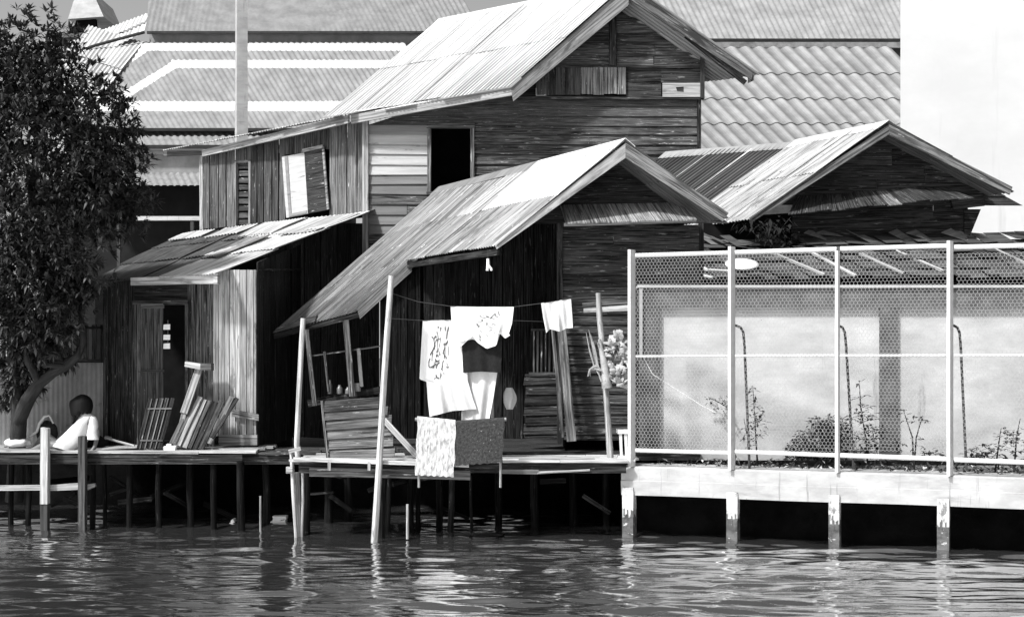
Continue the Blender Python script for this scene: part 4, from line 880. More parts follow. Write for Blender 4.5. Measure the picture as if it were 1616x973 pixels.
# ------------------------------------------------------------------ washing
def cloth(name, rows, Y, mat, label, cat, fold=(.012, 9), n=40, m_=28, back=.0, group=None, tone=1.0, seed=0, prints=None, lean=.0, thick=.004):
    def along(poly, u):
        L = [math.dist(poly[i], poly[i+1]) for i in range(len(poly)-1)]; s = u*sum(L)
        for i, l in enumerate(L):
            if s <= l+1e-6: k = s/l if l else 0; return (poly[i][0]+(poly[i+1][0]-poly[i][0])*k, poly[i][1]+(poly[i+1][1]-poly[i][1])*k)
            s -= l
        return poly[-1]
    r_ = random.Random(seed); ph = [r_.uniform(0, 6.28) for _ in range(5)]; nr = len(rows)-1
    def pt(u, v):
        k = min(int(v*nr), nr-1); f = v*nr-k; a = along(rows[k], u); b = along(rows[k+1], u)
        x, y = a[0]+(b[0]-a[0])*f, a[1]+(b[1]-a[1])*f
        d = fold[0]*1.5*(.25+.9*v)*(math.sin(fold[1]*u+ph[0]+1.2*v)+.6*math.sin(fold[1]*2.3*u+ph[1]-1.5*v)+.3*math.sin(5*v+ph[2]+6*u))
        return P(x, y, Y+d-lean*v)
    mb = MB(); mb.grid(pt, n, m_, tone, 0, True, lambda a, b: (a, b))
    mb.grid(lambda u, v: pt(1-u, v)+V((0, thick, 0)), n, m_, tone, 0, True, lambda a, b: (a, b))
    rim = [(k/n, 0) for k in range(n)]+[(1, k/m_) for k in range(m_)]+[(1-k/n, 1) for k in range(n)]+[(0, 1-k/m_) for k in range(m_)]
    ps = [pt(*q) for q in rim]; k_ = len(ps); mb.add(ps+[p+V((0, thick, 0)) for p in ps], [(i, (i+1) % k_, k_+(i+1) % k_, k_+i) for i in range(k_)], None, tone)
    if back:      # the short end hanging behind the line
        mb.grid(lambda u, v: pt(1-u, v*back)+V((0, .03+.02*v, 0)), n, 6, tone, 0, True)
    o = mb.build(name, mat, None, P(*rows[0][0], Y)); tag(o, label, cat, group)
    if prints:
        mb = MB(); pr = random.Random(seed+5)
        for (u0, u1, v0, v1, cnt, tn) in prints:
            for _ in range(cnt):
                u, v = pr.uniform(u0, u1), pr.uniform(v0, v1); th = pr.uniform(0, 6.28); l = pr.uniform(.03, .09)*1.2; w = pr.uniform(.004, .012); c = pr.uniform(-2.2, 2.2)
                pts = []
                for k in range(5): pts.append((u, v)); u = min(max(u+math.cos(th)*l/4*1.3, u0), u1); v = min(max(v+math.sin(th)*l/4, v0), v1); th += c/4
                for k in range(4):
                    (a, b), (c2, d) = pts[k], pts[k+1]; dx, dy = c2-a, d-b; q = math.hypot(dx, dy)+1e-6; nx, ny = -dy/q*w, dx/q*w*.6
                    e = V((0, -.004, 0)); mb.add([pt(a-nx, b-ny)+e, pt(a+nx, b+ny)+e, pt(c2+nx, d+ny)+e, pt(c2-nx, d-ny)+e], [(0, 1, 2, 3)], None, tn*pr.uniform(.6, 1.6))
        OFF[o.name] = P(*rows[0][0], Y); mb.build('print', GREY_C, o)
    return o
cloth('white_shirt', [[(667, 506), (736, 504)], [(664, 560), (737, 560)], [(662, 598), (738, 600)], [(673, 602), (740, 606)], [(675, 630), (746, 628)], [(678, 657), (714, 648), (752, 645)]], 18.42, CL_W, 'long white shirt with a grey printed motif hung on the line, its hem uneven', 'shirt', (.014, 11), seed=1, back=.2, prints=[(.18, .42, .04, .30, 20, .8), (.48, .60, .04, .30, 10, .8), (.30, .5, .2, .44, 12, .8)])
cloth('white_towel', [[(729, 570), (786, 580)], [(729, 620), (779, 625)], [(728, 667), (771, 668)]], 18.47, CL_W, 'white towel hanging below the black cloth on the line', 'towel', (.016, 8), seed=2, tone=.97)
cloth('black_cloth', [[(727, 505), (794, 505)], [(729, 550), (792, 548)], [(731, 588), (760, 586), (790, 588)]], 18.39, CL_B, 'square black cloth hanging between the white washing', 'cloth', (.008, 8), seed=3)
cloth('white_blouse', [[(711, 483.5), (760, 484), (811, 484)], [(713, 515), (760, 512), (808, 510)], [(718, 541), (736, 538), (752, 532), (766, 538), (782, 536), (790, 522), (803, 526)], [(728, 546), (746, 530), (753, 540), (768, 550), (783, 545), (789, 526), (797, 534), (805, 529)]], 18.33, CL_W, 'white blouse with a scalloped hem and faint print folded over the line', 'blouse', (.012, 13), seed=4, back=.35, prints=[(.42, .78, .08, .8, 26, 1.2)])
cloth('white_cloth', [[(854, 478), (901, 471)], [(857, 500), (903, 496)], [(862, 525), (868, 519), (884, 523), (893, 518), (904, 517)]], 18.5, CL_W, 'small white cloth alone at the right end of the line', 'cloth', (.012, 12), seed=5, back=.3, tone=.85)
def rope(pts, label):
    mb = MB(); mb.tube([P(*p) for p in pts], .004, 5, .6); tag(mb.build('clothes_line', GREY_C, None, P(*pts[0])), label, 'line')
rope([(616, 462, 18.05), (660, 476, 18.2), (711, 483, 18.33), (760, 484, 18.34), (811, 484, 18.35), (854, 478.5, 18.5), (901, 471, 18.5), (944, 469, 18.6)], 'sagging clothes line carrying the white blouse and the small cloth')
rope([(611, 502, 18.05), (667, 505.5, 18.42), (736, 504, 18.42), (794, 505, 18.40), (879, 508, 19.35)], 'lower clothes line carrying the long shirt and the black cloth')

def carpet(name, x0, x1, yt, yb, mat, label, tone, fringe, seed):
    r_ = random.Random(seed); ph = [r_.uniform(0, 6) for _ in range(6)]
    def pt(u, v, bk=0):
        x = lerp(x0[0], x0[1], v); x2 = lerp(x1[0], x1[1], v); y = lerp(lerp(yt[0], yt[1], u), lerp(yb[0], yb[1], u), v)
        e = .8*math.sin(40*u+ph[0]) if v > .97 else 0
        xx = lerp(x, x2, u)+.8*math.sin(14*v+ph[1])*(1 if u in (0, 1) else .4)
        return P(xx, y+e, 17.93+.006*math.sin(7*u+ph[2])*v+bk)
    mb = MB(); mb.grid(pt, 60, 70, tone, 0, True, lambda a, b: (a*(x1[0]-x0[0])*.0082, b*(yb[0]-yt[0])*.0082))
    mb.grid(lambda u, v: pt(1-u, v*.8, .07), 20, 20, tone, 0, True)
    for a, b, f in ((0, 1, 0), (0, 1, 1)):
        mb.grid(lambda u, v, f=f: lerp(pt(f, u), pt(f, u)+V((0, .022, 0)), v), 30, 1, tone*.9)
    mb.grid(lambda u, v: lerp(pt(u, 1), pt(u, 1)+V((0, .022, 0)), v), 40, 1, tone*.9)
    mb.grid(lambda u, v: pt(u, 0)+V((0, .035-.035*math.cos(math.pi*v), .03*math.sin(math.pi*v))), 40, 6, tone, 0, True, lambda a, b: (a*.5, b*.1))
    tag(mb.build(name, mat, None, pt(0, 1)), label, 'carpet')
carpet('carpet', (659, 655), (719.5, 716), (660, 666), (749, 752), RUG_L, 'pale shaggy carpet hung over the rail at the deck edge', 1.0, 1, 1)
carpet('carpet', (720.5, 719), (796, 793), (667, 662), (734, 729), RUG_D, 'short dark speckled carpet hung over the rail beside the pale one', 1.0, 0, 2)
def rail():
    t = thing('drying_rail', 'low pole rail on two thin posts under the hanging carpets', 'rail', P(700, 727, 17.97))
    mb = MB(); mb.tube([P(655, 661, 17.965), P(720, 667, 17.965), P(799, 661, 17.965)], .022, 8, .7); mb.build('bar', W_PALE, t)
    for x in (661, 790):
        mb = MB(); mb.tube([P(x, 732, 18.0)+V((0, 0, -.3)), P(x, 664, 17.99)], .016, 7, .8); mb.build('post', W_PALE, t)
    mb = MB(); mb.tube([P(776, 716, 18.6), P(778, 590, 18.75)], .02, 7, .9); mb.build('prop', W_PALE, t)
rail()
def pouch():
    t = thing('hanging_pouch', 'small pale pouch hanging on a string right of the washing', 'pouch', P(804, 645, 18.7))
    mb = MB(); c = P(804, 629, 18.7)
    def fn(u, v):
        th = u*6.283; z = lerp(.15, -.14, v); r = (.03+.055*math.sin(math.pi*min(1, v*.9+.05)))*(1+.15*math.sin(5*th+3*v)); return c+V((r*math.cos(th)-.02*z, r*math.sin(th)*.7, z))
    mb.grid(fn, 20, 12, .62, 0, True); mb.build('bag', CL_W, t)
    mb = MB(); mb.tube([c+V((0, 0, .14)), P(810, 585, 18.72), P(811, 484, 18.36)], .003, 4, .5); mb.build('string', GREY_C, t)
pouch()
def peg():
    t = thing('hanging_charm', 'tiny white twin-tailed ornament dangling under the eave of the porch house', 'ornament', P(772, 427, 18.85))
    mb = MB(); mb.tube([P(770, 408, 18.85), P(770.5, 418, 18.85), P(769, 427, 18.85)], [.02, .026, .02], 7, 1); mb.tube([P(771, 416, 18.83), P(775, 424, 18.83), P(776, 427, 18.83)], [.014, .02, .014], 7, 1); mb.build('tail', FOAM, t)
    mb = MB(); mb.tube([P(770, 409, 18.85), P(770, 393, 18.85)], .003, 4, .5); mb.build('string', GREY_C, t)
peg()
def cpost():
    t = thing('clothes_post', 'mottled leaning post with pale cross boards beside the dry leaves', 'post', P(964, 722, 18.6))
    mb = MB(); mb.tube([P(964, 735, 18.6), P(958, 640, 18.6), P(952, 560, 18.6), (P(946, 500, 18.6)), P(944, 462, 18.6)], [.045, .042, .04, .038, .034], 8, .85); mb.build('post', W_PALE, t)
    mb = MB(); mb.slab(P(919, 483, 18.66), P(992, 479, 18.5), P(992, 474, 18.5), P(919, 478, 18.66), V((0, .03, 0)), .6); mb.build('cross_board', W_MID, t)
    mb = MB(); mb.slab(P(921, 493, 18.66), P(992, 490, 18.5), P(992, 481, 18.5), P(921, 486, 18.66), V((0, .03, 0)), .95); mb.build('cross_board', W_PALE, t)
cpost()
def stool():
    t = thing('white_stool', 'little white stool half hidden behind the first fence post', 'stool', P(984, 735, 18.75))
    mb = MB(); mb.slab(P(975, 684, 18.6), P(1000, 684, 18.6), P(1000, 678, 18.6), P(975, 678, 18.6), V((0, .28, 0)), 1); mb.build('seat', PAINT_W, t)
    for x in (977, 985, 993):
        mb = MB(); mb.slab(P(x+2, 722, 18.62), P(x, 684, 18.62), P(x+4.5, 684, 18.62), P(x+6, 722, 18.62), V((0, .04, 0)), 1); mb.build('leg', PAINT_W, t)
    mb = MB(); mb.slab(P(975, 727, 18.6), P(1000, 727, 18.6), P(1000, 719, 18.6), P(975, 719, 18.6), V((0, .28, 0)), 1); mb.build('foot_board', PAINT_W, t)
stool()
# ------------------------------------------------------------------ foliage
def leaf(mb, p, d, L, w, droop, up, mi=0, tone=1.0):
    d = d.normalized(); s = d.cross(up)
    if s.length < .05: s = d.cross(V((1, 0, 0)))
    s.normalize(); n = s.cross(d)
    m1 = p+d*L*.45-V((0, 0, droop*L*.15)); tip = p+d*L*.96-V((0, 0, droop*L*.55)); k = n*w*.18
    mb.add([p, m1+s*w/2+k, m1, m1-s*w/2+k, tip], [(0, 2, 1), (0, 3, 2), (2, 4, 1), (3, 4, 2)], None, tone, mi, True)
def tree():
    t = thing('broadleaf_tree', 'dense dark broad-leaved tree leaning over the deck at left edge', 'tree', P(30, 735, 19.9))
    mb = MB(); Y = 19.75
    br = lambda pts, r, Yo=0: mb.tube([P(x, y, Y+Yo+o) for x, y, o in pts], r, 9, 1)
    br([(22, 790, .3), (26, 720, .2), (30, 660, .1), (24, 600, .1), (20, 540, .1), (36, 440, 0), (50, 330, 0), (60, 200, .1), (58, 80, .1)], [.13, .12, .11, .10, .09, .075, .06, .045, .02])
    br([(28, 665, .1), (44, 630, 0), (62, 604, -.1), (84, 588, -.1), (104, 578, -.1), (122, 562, -.1), (132, 540, -.1), (128, 505, -.1), (120, 440, -.1), (118, 330, -.1), (130, 240, 0)], [.11, .10, .085, .07, .065, .06, .05, .04, .03, .025, .015])
    br([(104, 578, -.1), (74, 575, -.2), (66, 545, -.2), (72, 500, -.2)], [.05, .045, .04, .02])
    br([(62, 604, -.1), (40, 560, -.3), (30, 480, -.3)], [.06, .05, .02]); br([(20, 540, .1), (-10, 430, .2), (-30, 300, .2)], [.07, .05, .02])
    br([(50, 330, 0), (110, 290, -.1), (170, 270, -.1), (205, 250, -.1)], [.05, .04, .03, .012]); br([(60, 200, .1), (110, 150, 0), (160, 150, 0), (195, 145, 0)], [.035, .025, .018, .008])
    mb.build('trunk', BARK, t)
    r = random.Random(21); C = MB()
    lobes = [(40, 80, .0, 66), (10, 150, .1, 95), (95, 150, -.1, 62), (60, 230, -.35, 90), (150, 200, .05, 62), (185, 255, -.05, 46), (130, 285, -.35, 74), (55, 340, -.45, 86), (165, 318, .05, 50), (105, 400, -.35, 72), (40, 440, -.4, 80), (-10, 300, 0, 90), (-20, 450, 0, 80), (35, 575, .1, 40), (85, 548, .2, 34), (10, 600, .2, 40), (60, 480, -.3, 60), (80, 480, -.3, 60), (35, 525, -.25, 50), (112, 455, -.2, 32), (200, 300, 0, 34), (195, 190, 0, 26), (185, 155, 0, 22), (-60, 200, 0, 110), (-70, 400, 0, 110), (90, 525, -.15, 30), (60, 130, -.2, 60), (215, 330, .1, 26), (140, 250, -.3, 60), (165, 140, 0, 28), (95, 90, 0, 40), (-25, 120, 0, 60), (222, 250, 0, 15), (208, 172, 0, 13), (214, 205, 0, 12), (236, 318, 0, 13), (200, 360, .1, 20), (150, 118, 0, 18), (120, 62, 0, 16)]
    for (x, y, yo, rp) in lobes:
        R = rp*Y/F; c = P(x, y, Y+yo); n_ = int((210 if y > 200 else 165)*(rp/60)**2)
        for _ in range(n_):
            z = r.uniform(-1, 1); th = r.uniform(0, 6.283); q = math.sqrt(1-z*z); d = V((q*math.cos(th), q*math.sin(th), z))
            if d.y > .5 and r.random() < .7: continue
            rad = R*(r.uniform(.62, 1.1) if r.random() < .70 else r.uniform(.3, .7) if r.random() < .7 else r.uniform(1.1, 1.32)); p = c+V((d.x*rad, d.y*rad*.75, d.z*rad))
            ax = (d+V((r.uniform(-.5, .5), r.uniform(-.5, .3), r.uniform(-.2, .7)))).normalized(); a = ax.cross(V((.3, .2, 1))).normalized(); b = ax.cross(a); k = r.randint(6, 10); tn = r.uniform(.55, 1.5)
            for i in range(k):
                ph = 6.283*i/k+r.uniform(-.3, .3); op = r.uniform(.5, 1.25)
                leaf(C, p, ax*math.cos(op)+(a*math.cos(ph)+b*math.sin(ph))*math.sin(op), r.uniform(.09, .17), r.uniform(.032, .052), r.uniform(.0, .5), V((0, 0, 1)), 0, tn*r.uniform(.8, 1.25))
    C.build('crown', LEAF, t)
tree()

def shrub(name, label, cat, blobs, cnt, Yg, L, stems, mat=LEAF_D, group=None, w=.5, seed=1, droop=.4, stem_mat=BARK, top=None, up=.5):
    r = random.Random(seed); t = thing(name, label, cat, P(*stems[0][0], Yg), group)
    mb = MB()
    for pts in stems: mb.tube([P(x, y, Yg) for x, y in pts], [.014]+[.010]*(len(pts)-2)+[.004], 5, 1)
    mb.build('stem', stem_mat, t); C = MB()
    for (x, y, rx, ry), c_ in zip(blobs, cnt):
        for _ in range(c_):
            th = r.uniform(0, 6.283); q = math.sqrt(r.random()); p = P(x+rx*q*math.cos(th), y+ry*q*math.sin(th), Yg+r.uniform(-.25, .25)*rx/30)
            leaf(C, p, V((r.uniform(-1, 1), r.uniform(-1, .3), r.uniform(-.6, 1)*up)), L*r.uniform(.7, 1.3), L*w*r.uniform(.7, 1.2), droop, V((0, 0, 1)), 0, r.uniform(.6, 1.5))
    C.build('foliage', mat, t)
shrub('leafy_bush', 'dark low bush behind the wire between the second and third fence posts', 'bush', [(1295, 700, 48, 26), (1318, 680, 26, 24), (1262, 712, 28, 12), (1290, 668, 12, 10)], [620, 360, 180, 50], 18.9, .10, [[(1300, 740), (1298, 700), (1290, 660)], [(1310, 740), (1320, 690), (1322, 665)]], seed=3)
shrub('tall_weed', 'tall weed with paired leaves standing right of the thin third fence post', 'weed', [(1357, 604, 4, 3), (1357, 625, 12, 4), (1358, 640, 15, 4), (1362, 658, 22, 10), (1375, 682, 22, 14), (1350, 700, 24, 16), (1378, 705, 14, 14)], [4, 8, 12, 60, 80, 80, 54], 18.3, .11, [[(1370, 742), (1366, 690), (1358, 640), (1356, 600)]], w=.42, seed=4, up=.3)
shrub('thin_sapling', 'thin dark sapling just right of the second fence post behind the netting', 'sapling', [(1188, 620, 5, 14), (1192, 655, 8, 24), (1186, 690, 14, 22), (1202, 665, 6, 20)], [14, 46, 60, 18], 18.7, .085, [[(1196, 742), (1193, 690), (1188, 608)], [(1183, 740), (1180, 690), (1174, 660)]], seed=5)
shrub('twig_spray', 'sparse leafy twig against the pale panel left of the second fence post', 'twig', [(1133, 632, 18, 9), (1140, 648, 14, 8), (1120, 628, 8, 5)], [30, 16, 8], 19.2, .06, [[(1158, 660), (1145, 640), (1118, 626)]], seed=6)
shrub('straggly_weed', 'straggly weed with a few broad leaves left of the last tall fence post', 'weed', [(1424, 650, 14, 8), (1440, 662, 16, 8), (1455, 666, 8, 6), (1420, 706, 14, 8), (1446, 700, 8, 16), (1470, 716, 22, 8)], [10, 12, 7, 18, 12, 26], 18.4, .095, [[(1442, 742), (1440, 690), (1425, 645)], [(1442, 742), (1446, 690), (1456, 655)]], w=.55, seed=7)
shrub('corner_weed', 'low weeds at the foot of the panel wall by right edge', 'weed', [(1560, 712, 32, 12), (1590, 690, 20, 14), (1540, 720, 20, 8), (1620, 700, 30, 26)], [100, 60, 50, 120], 18.0, .09, [[(1570, 748), (1576, 700), (1580, 675)], [(1600, 748), (1604, 690), (1610, 660)]], seed=8)
def strewn():
    r = random.Random(9); C = MB()
    for _ in range(1500):
        x = r.uniform(1030, 1660); p = fpt((P(x, 561, 17.5).x-FA.x)/fd.x, .35+r.random()**1.6*1.6); q = V((p.x, p.y, .89+r.random()**2*.10))
        leaf(C, q, V((r.uniform(-1, 1), r.uniform(-1, 1), r.uniform(-.1, .9))), r.uniform(.05, .13), r.uniform(.02, .05), .3, V((0, 0, 1)), 0 if r.random() < .8 else 1, r.uniform(.5, 1.6))
    o = C.build('ground_weeds', [LEAF_D, LEAF_P], None, fpt(2, 1).to_3d()); tag(o, 'low weeds and leaf litter strewn behind the quay beam', 'weeds', None, 'stuff')
strewn()
def dry_plant():
    r = random.Random(12); t = thing('dry_plant', 'bleached dry banana-like leaves tied round the leaning post', 'plant', P(956, 600, 18.5))
    mb = MB()
    def ribbon(pts, w, tn):
        p = [P(x, y, 18.52+r.uniform(-.08, .05)) for x, y in pts]
        sm = []
        for i in range(len(p)-1):
            for k in range(4): sm.append(lerp(p[i], p[i+1], k/4))
        sm.append(p[-1]); n = len(sm); vs = []
        for i, q in enumerate(sm):
            ax = (sm[min(i+1, n-1)]-sm[max(i-1, 0)]).normalized(); s = ax.cross(V((r.uniform(-.2, .2), -1, 0))).normalized(); ww = w*math.sin(math.pi*(.12+.83*i/(n-1)))*r.uniform(.75, 1.2)
            vs += [q-s*ww, q+V((0, -.012, 0)), q+s*ww]
        fs = [];  
        for i in range(n-1): fs += [(i*3, i*3+1, i*3+4, i*3+3), (i*3+1, i*3+2, i*3+5, i*3+4)]
        mb.add(vs, fs, None, tn, 0, True)
    ribbon([(949, 602), (941, 570), (935, 540), (929, 520)], .022, .9); ribbon([(950, 600), (937, 575), (930, 550), (925, 524)], .012, .8); ribbon([(955, 600), (951, 565), (946, 538)], .04, 1.0)
    ribbon([(960, 604), (957, 585), (952, 560), (943, 540)], .05, .95)
    for _ in range(85):
        x, y = r.uniform(958, 992), r.uniform(524, 606)
        if (x-974)**2/19**2+(y-566)**2/44**2 > 1: continue
        th = r.uniform(0, 6.28); l = r.uniform(8, 20); k = r.uniform(-6, 6); dx, dy = math.cos(th)*l/2, math.sin(th)*l/2
        ribbon([(x-dx, y-dy), (x-dy*.3*k/6, y+dx*.3*k/6), (x+dx*.8, y+dy*.8+2), (x+dx, y+abs(dy)+r.uniform(1, 7))], r.uniform(.018, .045), r.uniform(.35, 1.2))
    for _ in range(8): ribbon([(950, 585), (940, 578+r.uniform(-3, 3)), (931, 583), (928+r.uniform(-2, 4), 594)], r.uniform(.008, .02), r.uniform(.6, 1.0))
    mb.build('dry_leaf', LEAF_P, t)
    mb = MB(); mb.tube([P(958, 612, 18.5), P(954, 575, 18.5), P(946, 535, 18.52)], [.07, .05, .02], 8, .8); mb.build('stem', LEAF_P, t)
dry_plant()
shrub('withered_vine', 'dark withered vine hanging in the valley between the two gable roofs', 'vine', [(1222, 352, 28, 12), (1238, 372, 20, 18), (1205, 366, 18, 14), (1180, 352, 22, 10)], [70, 50, 40, 30], 21.6, .15, [[(1215, 400), (1225, 370), (1250, 340)], [(1240, 395), (1238, 370), (1215, 345)]], w=.35, mat=LEAF_K, seed=13, droop=.9, up=-.5)

# ------------------------------------------------------------------ the person on the deck
def skin_mesh(name, pts, edges, mat, parent, sub=2, scale=1.0):
    off = OFF[parent.name]; me = bpy.data.meshes.new(name)
    me.from_pydata([tuple(p-off) for p, r in pts], edges, []); o = bpy.data.objects.new(name, me); COL.objects.link(o)
    m = o.modifiers.new('Skin', 'SKIN'); m.use_smooth_shade = True; s = o.modifiers.new('Sub', 'SUBSURF'); s.levels = s.render_levels = sub
    for i, (p, r) in enumerate(pts):
        r = r if isinstance(r, tuple) else (r, r); me.skin_vertices[0].data[i].radius = (r[0]*scale, r[1]*scale); me.skin_vertices[0].data[i].use_root = (i == 0)
    bpy.context.view_layer.update(); dg = bpy.context.evaluated_depsgraph_get(); ev = bpy.data.meshes.new_from_object(o.evaluated_get(dg)); ev.name = name
    o.modifiers.clear(); o.data = ev; bpy.data.meshes.remove(me); ev.polygons.foreach_set('use_smooth', [True]*len(ev.polygons))
    at = ev.attributes.new("tone", 'FLOAT', 'FACE'); at.data.foreach_set("value", [1.0]*len(ev.polygons))
    if not ev.uv_layers:
        uv = ev.uv_layers.new(name='UVMap'); 
        for l in ev.loops: c = ev.vertices[l.vertex_index].co; uv.data[l.index].uv = (c.x+.4*c.y, c.z)
    ev.materials.clear(); ev.materials.append(mat); o.parent = parent; OFF[o.name] = off; return o
def person():
    Y = 19.72; t = thing('person', 'person in a white shirt with bobbed black hair sitting on the deck, leaning back', 'person', V((P(100, 700, Y).x, Y, 1.09)))
    q = lambda x, y, o=0.0: P(x, y, Y+o)
    pts = [(q(104, 700, .08), .09), (q(119, 684, .08), .085), (q(134, 668, .07), (.09, .09)), (q(136, 657, .05), .06), (q(134, 650, .04), .048), (q(131, 643, .03), .085), (q(130, 635, .02), .09), (q(129, 628, .02), .06),
           (q(147, 662, -.05), .05), (q(154, 684, -.09), .038), (q(150, 704, -.10), .027), (q(146, 710.5, -.12), (.034, .02)),
           (q(127, 662, .2), .05), (q(120, 685, .28), .038), (q(112, 706, .30), .027),
           (q(95, 704, -.02), .065), (q(74, 700, .02), .055), (q(52, 710, .10), .04), (q(46, 711.5, .07), .032),
           (q(92, 703, .22), .065), (q(70, 684, .28), .055), (q(56, 706, .34), .042), (q(48, 710, .32), .033),
           (q(120.5, 642, .02), .014)]
    ed = [(0, 1), (1, 2), (2, 3), (3, 4), (4, 5), (5, 6), (6, 7), (2, 8), (8, 9), (9, 10), (10, 11), (2, 12), (12, 13), (13, 14), (0, 15), (15, 16), (16, 17), (17, 18), (0, 19), (19, 20), (20, 21), (21, 22), (5, 23)]
    f0 = len(pts)
    for k, (dx, dy, ln) in enumerate(((-7, .5, 0), (-7.5, 1.2, -.03), (-7, 2, -.06), (-5.5, 2.6, -.085), (-2.5, -1.0, .03))):     # five fingers spread on the boards
        a = q(146+dx*.45, 710.8+dy*.25, -.12+ln*.6); b = q(146+dx, 711.2+dy*.5, -.12+ln); i = len(pts); pts += [(a, .0095), (b, .0075)]; ed += [(11, i), (i, i+1)]
    skin_mesh('body', pts, ed, SKIN, t)
    mb = MB()
    def garment(rings, nseg=26, f=.008, cap=True):
        vs = []
        for ri, ((xa, ya), (xb, yb), dp, yo) in enumerate(rings):
            a, b = q(xa, ya, yo), q(xb, yb, yo); c_, h = (a+b)/2, (b-a)/2
            for k in range(nseg):
                th = 6.283*k/nseg; w_ = 1+f*9*math.sin(5*th+ri*.9)*min(1, ri/2)*.5+f*5*math.sin(9*th-ri*1.3)*.5
                vs.append(c_+h*math.cos(th)*w_+V((0, dp*math.sin(th)*w_, 0)))
        fs = [(i*nseg+k, i*nseg+(k+1) % nseg, (i+1)*nseg+(k+1) % nseg, (i+1)*nseg+k) for i in range(len(rings)-1) for k in range(nseg)]
        mb.add(vs, fs, None, 1.0, 0, True)
    garment([((131, 652), (142, 652), .06, .04), ((129, 655.5), (148, 655.5), .10, .05), ((125, 660), (151, 661), .14, .07), ((120, 666), (149, 670), .15, .08), ((112, 674), (146, 681), .16, .08), ((103, 682.5), (141, 691), .18, .08), ((94, 691), (135, 700), .20, .08), ((86, 698), (129, 708), .21, .08), ((83, 701), (126, 713), .20, .08)])
    garment([((144, 656), (151, 657.5), .05, -.02), ((142, 661), (154, 664), .065, -.05), ((140, 669), (155, 672), .065, -.08), ((138.5, 680), (154, 682), .065, -.10), ((136, 692.5), (156, 693.5), .07, -.11)], 16)
    garment([((124, 658), (132, 658), .05, .24), ((116, 670), (130, 672), .06, .28), ((112, 684), (127, 686), .065, .30)], 16)
    mb.build('shirt', CL_W, t)
    mb = MB(); c = q(130.5, 638, .03)
    def hr(u, v):
        th = u*6.283; ph = v*math.pi*.80
        x, y, z = math.sin(ph)*math.cos(th), math.sin(ph)*math.sin(th), math.cos(ph)
        r = (1+.03*math.sin(22*th+3*v))*(1+.16*max(0, v-.35)); p = V((x*(.132 if x > 0 else .150)*r, y*.14*r, max(z*.13*r, -.085-.02*math.sin(9*th))+.012))
        if x < 0 and -.2 < z < .6: p.x -= .028*math.sin(math.pi*(z+.2)/.8)*(-x)
        if v > .5: p.z -= (v-.5)*.10
        if v > .55 and x < 0: p.z -= (v-.55)*.22*(-x); p.x -= (v-.55)*.08*(-x)
        return c+p
    mb.grid(hr, 48, 18, 1.0, 0, True); 
    for k in range(10): mb.tube([q(123+rnd(-3, 3), 650, rnd(-.02, .1)), q(119+rnd(-3, 2), 660, rnd(0, .1)), q(115+rnd(-2, 3), 668, rnd(0, .1))], [.028, .02, .006], 6, 1)
    mb.build('hair', HAIR, t)
person()

# ------------------------------------------------------------------ small things on the deck
def stuffed(name, c, rx, ry, rz, mat, label, cat, tone=1.0, seed=1, bump=.18):
    r = random.Random(seed); ph = [r.uniform(0, 6) for _ in range(4)]; mb = MB()
    def fn(u, v):
        th = u*6.283; p = v*math.pi; k = 1+bump*math.sin(3*th+ph[0]+2*v)*math.sin(p)+bump*.5*math.sin(7*th+5*v+ph[1]); return c+V((rx*math.sin(p)*math.cos(th)*k, ry*math.sin(p)*math.sin(th)*k, rz*(math.cos(p) if math.cos(p) > -.55 else -.55)*(1+bump*math.sin(4*th+ph[2])*.4)))
    mb.grid(fn, 28, 14, tone, 0, True); return tag(mb.build(name, mat, None, c-V((0, 0, rz*.55))), label, cat) if cat else mb
def bag():
    t = thing('dark_bundle', 'dark knotted bundle with a pale strap lying at the left of the sitting person', 'bundle', P(72, 706, 20.15))
    mb = stuffed('x', P(74, 683, 20.15), .13, .12, .17, CL_B, '', '', 1.6, 4, .25); mb.build('sack', CL_B, t)
    mb = MB(); pts = [(47, 688), (58, 681), (62, 668), (70, 657), (78, 655), (84, 668)]; mb.tube([P(x, y, 19.98) for x, y in pts], [.015, .02, .022, .022, .018, .012], 7, .9); mb.build('strap', STRAP, t)
bag()
stuffed('white_bundle', P(28, 699, 19.9), .19, .14, .085, CL_W, 'folded white cloth bundle on the deck at left edge', 'cloth', .9, 6, .12)
stuffed('dark_heap', P(140, 700, 20.2), .22, .14, .14, CL_B, 'dark heap of rags behind the sitting person', 'rags', 1.5, 8, .25)
mb = MB(); mb.tube([P(166, 690, 19.95), P(185, 696, 19.85), P(212, 703, 19.7)], [.022, .018, .016], 7, .9); mb.tube([P(166, 690, 19.95), P(176, 691, 19.98)], [.03, .02], 7, .9)
tag(mb.build('bent_stick', W_PALE, None, P(185, 706, 19.85)), 'pale stick lying on the deck right of the person', 'stick')
mb = MB(); mb.slab(P(160, 707, 19.6), P(222, 704, 19.6), P(222, 701, 19.9), P(168, 703, 19.9), (0, 0, -.02), .9); tag(mb.build('floor_mat', W_PALE, None, P(190, 708, 19.7)), 'pale woven mat spread on the deck beside the stick', 'mat')
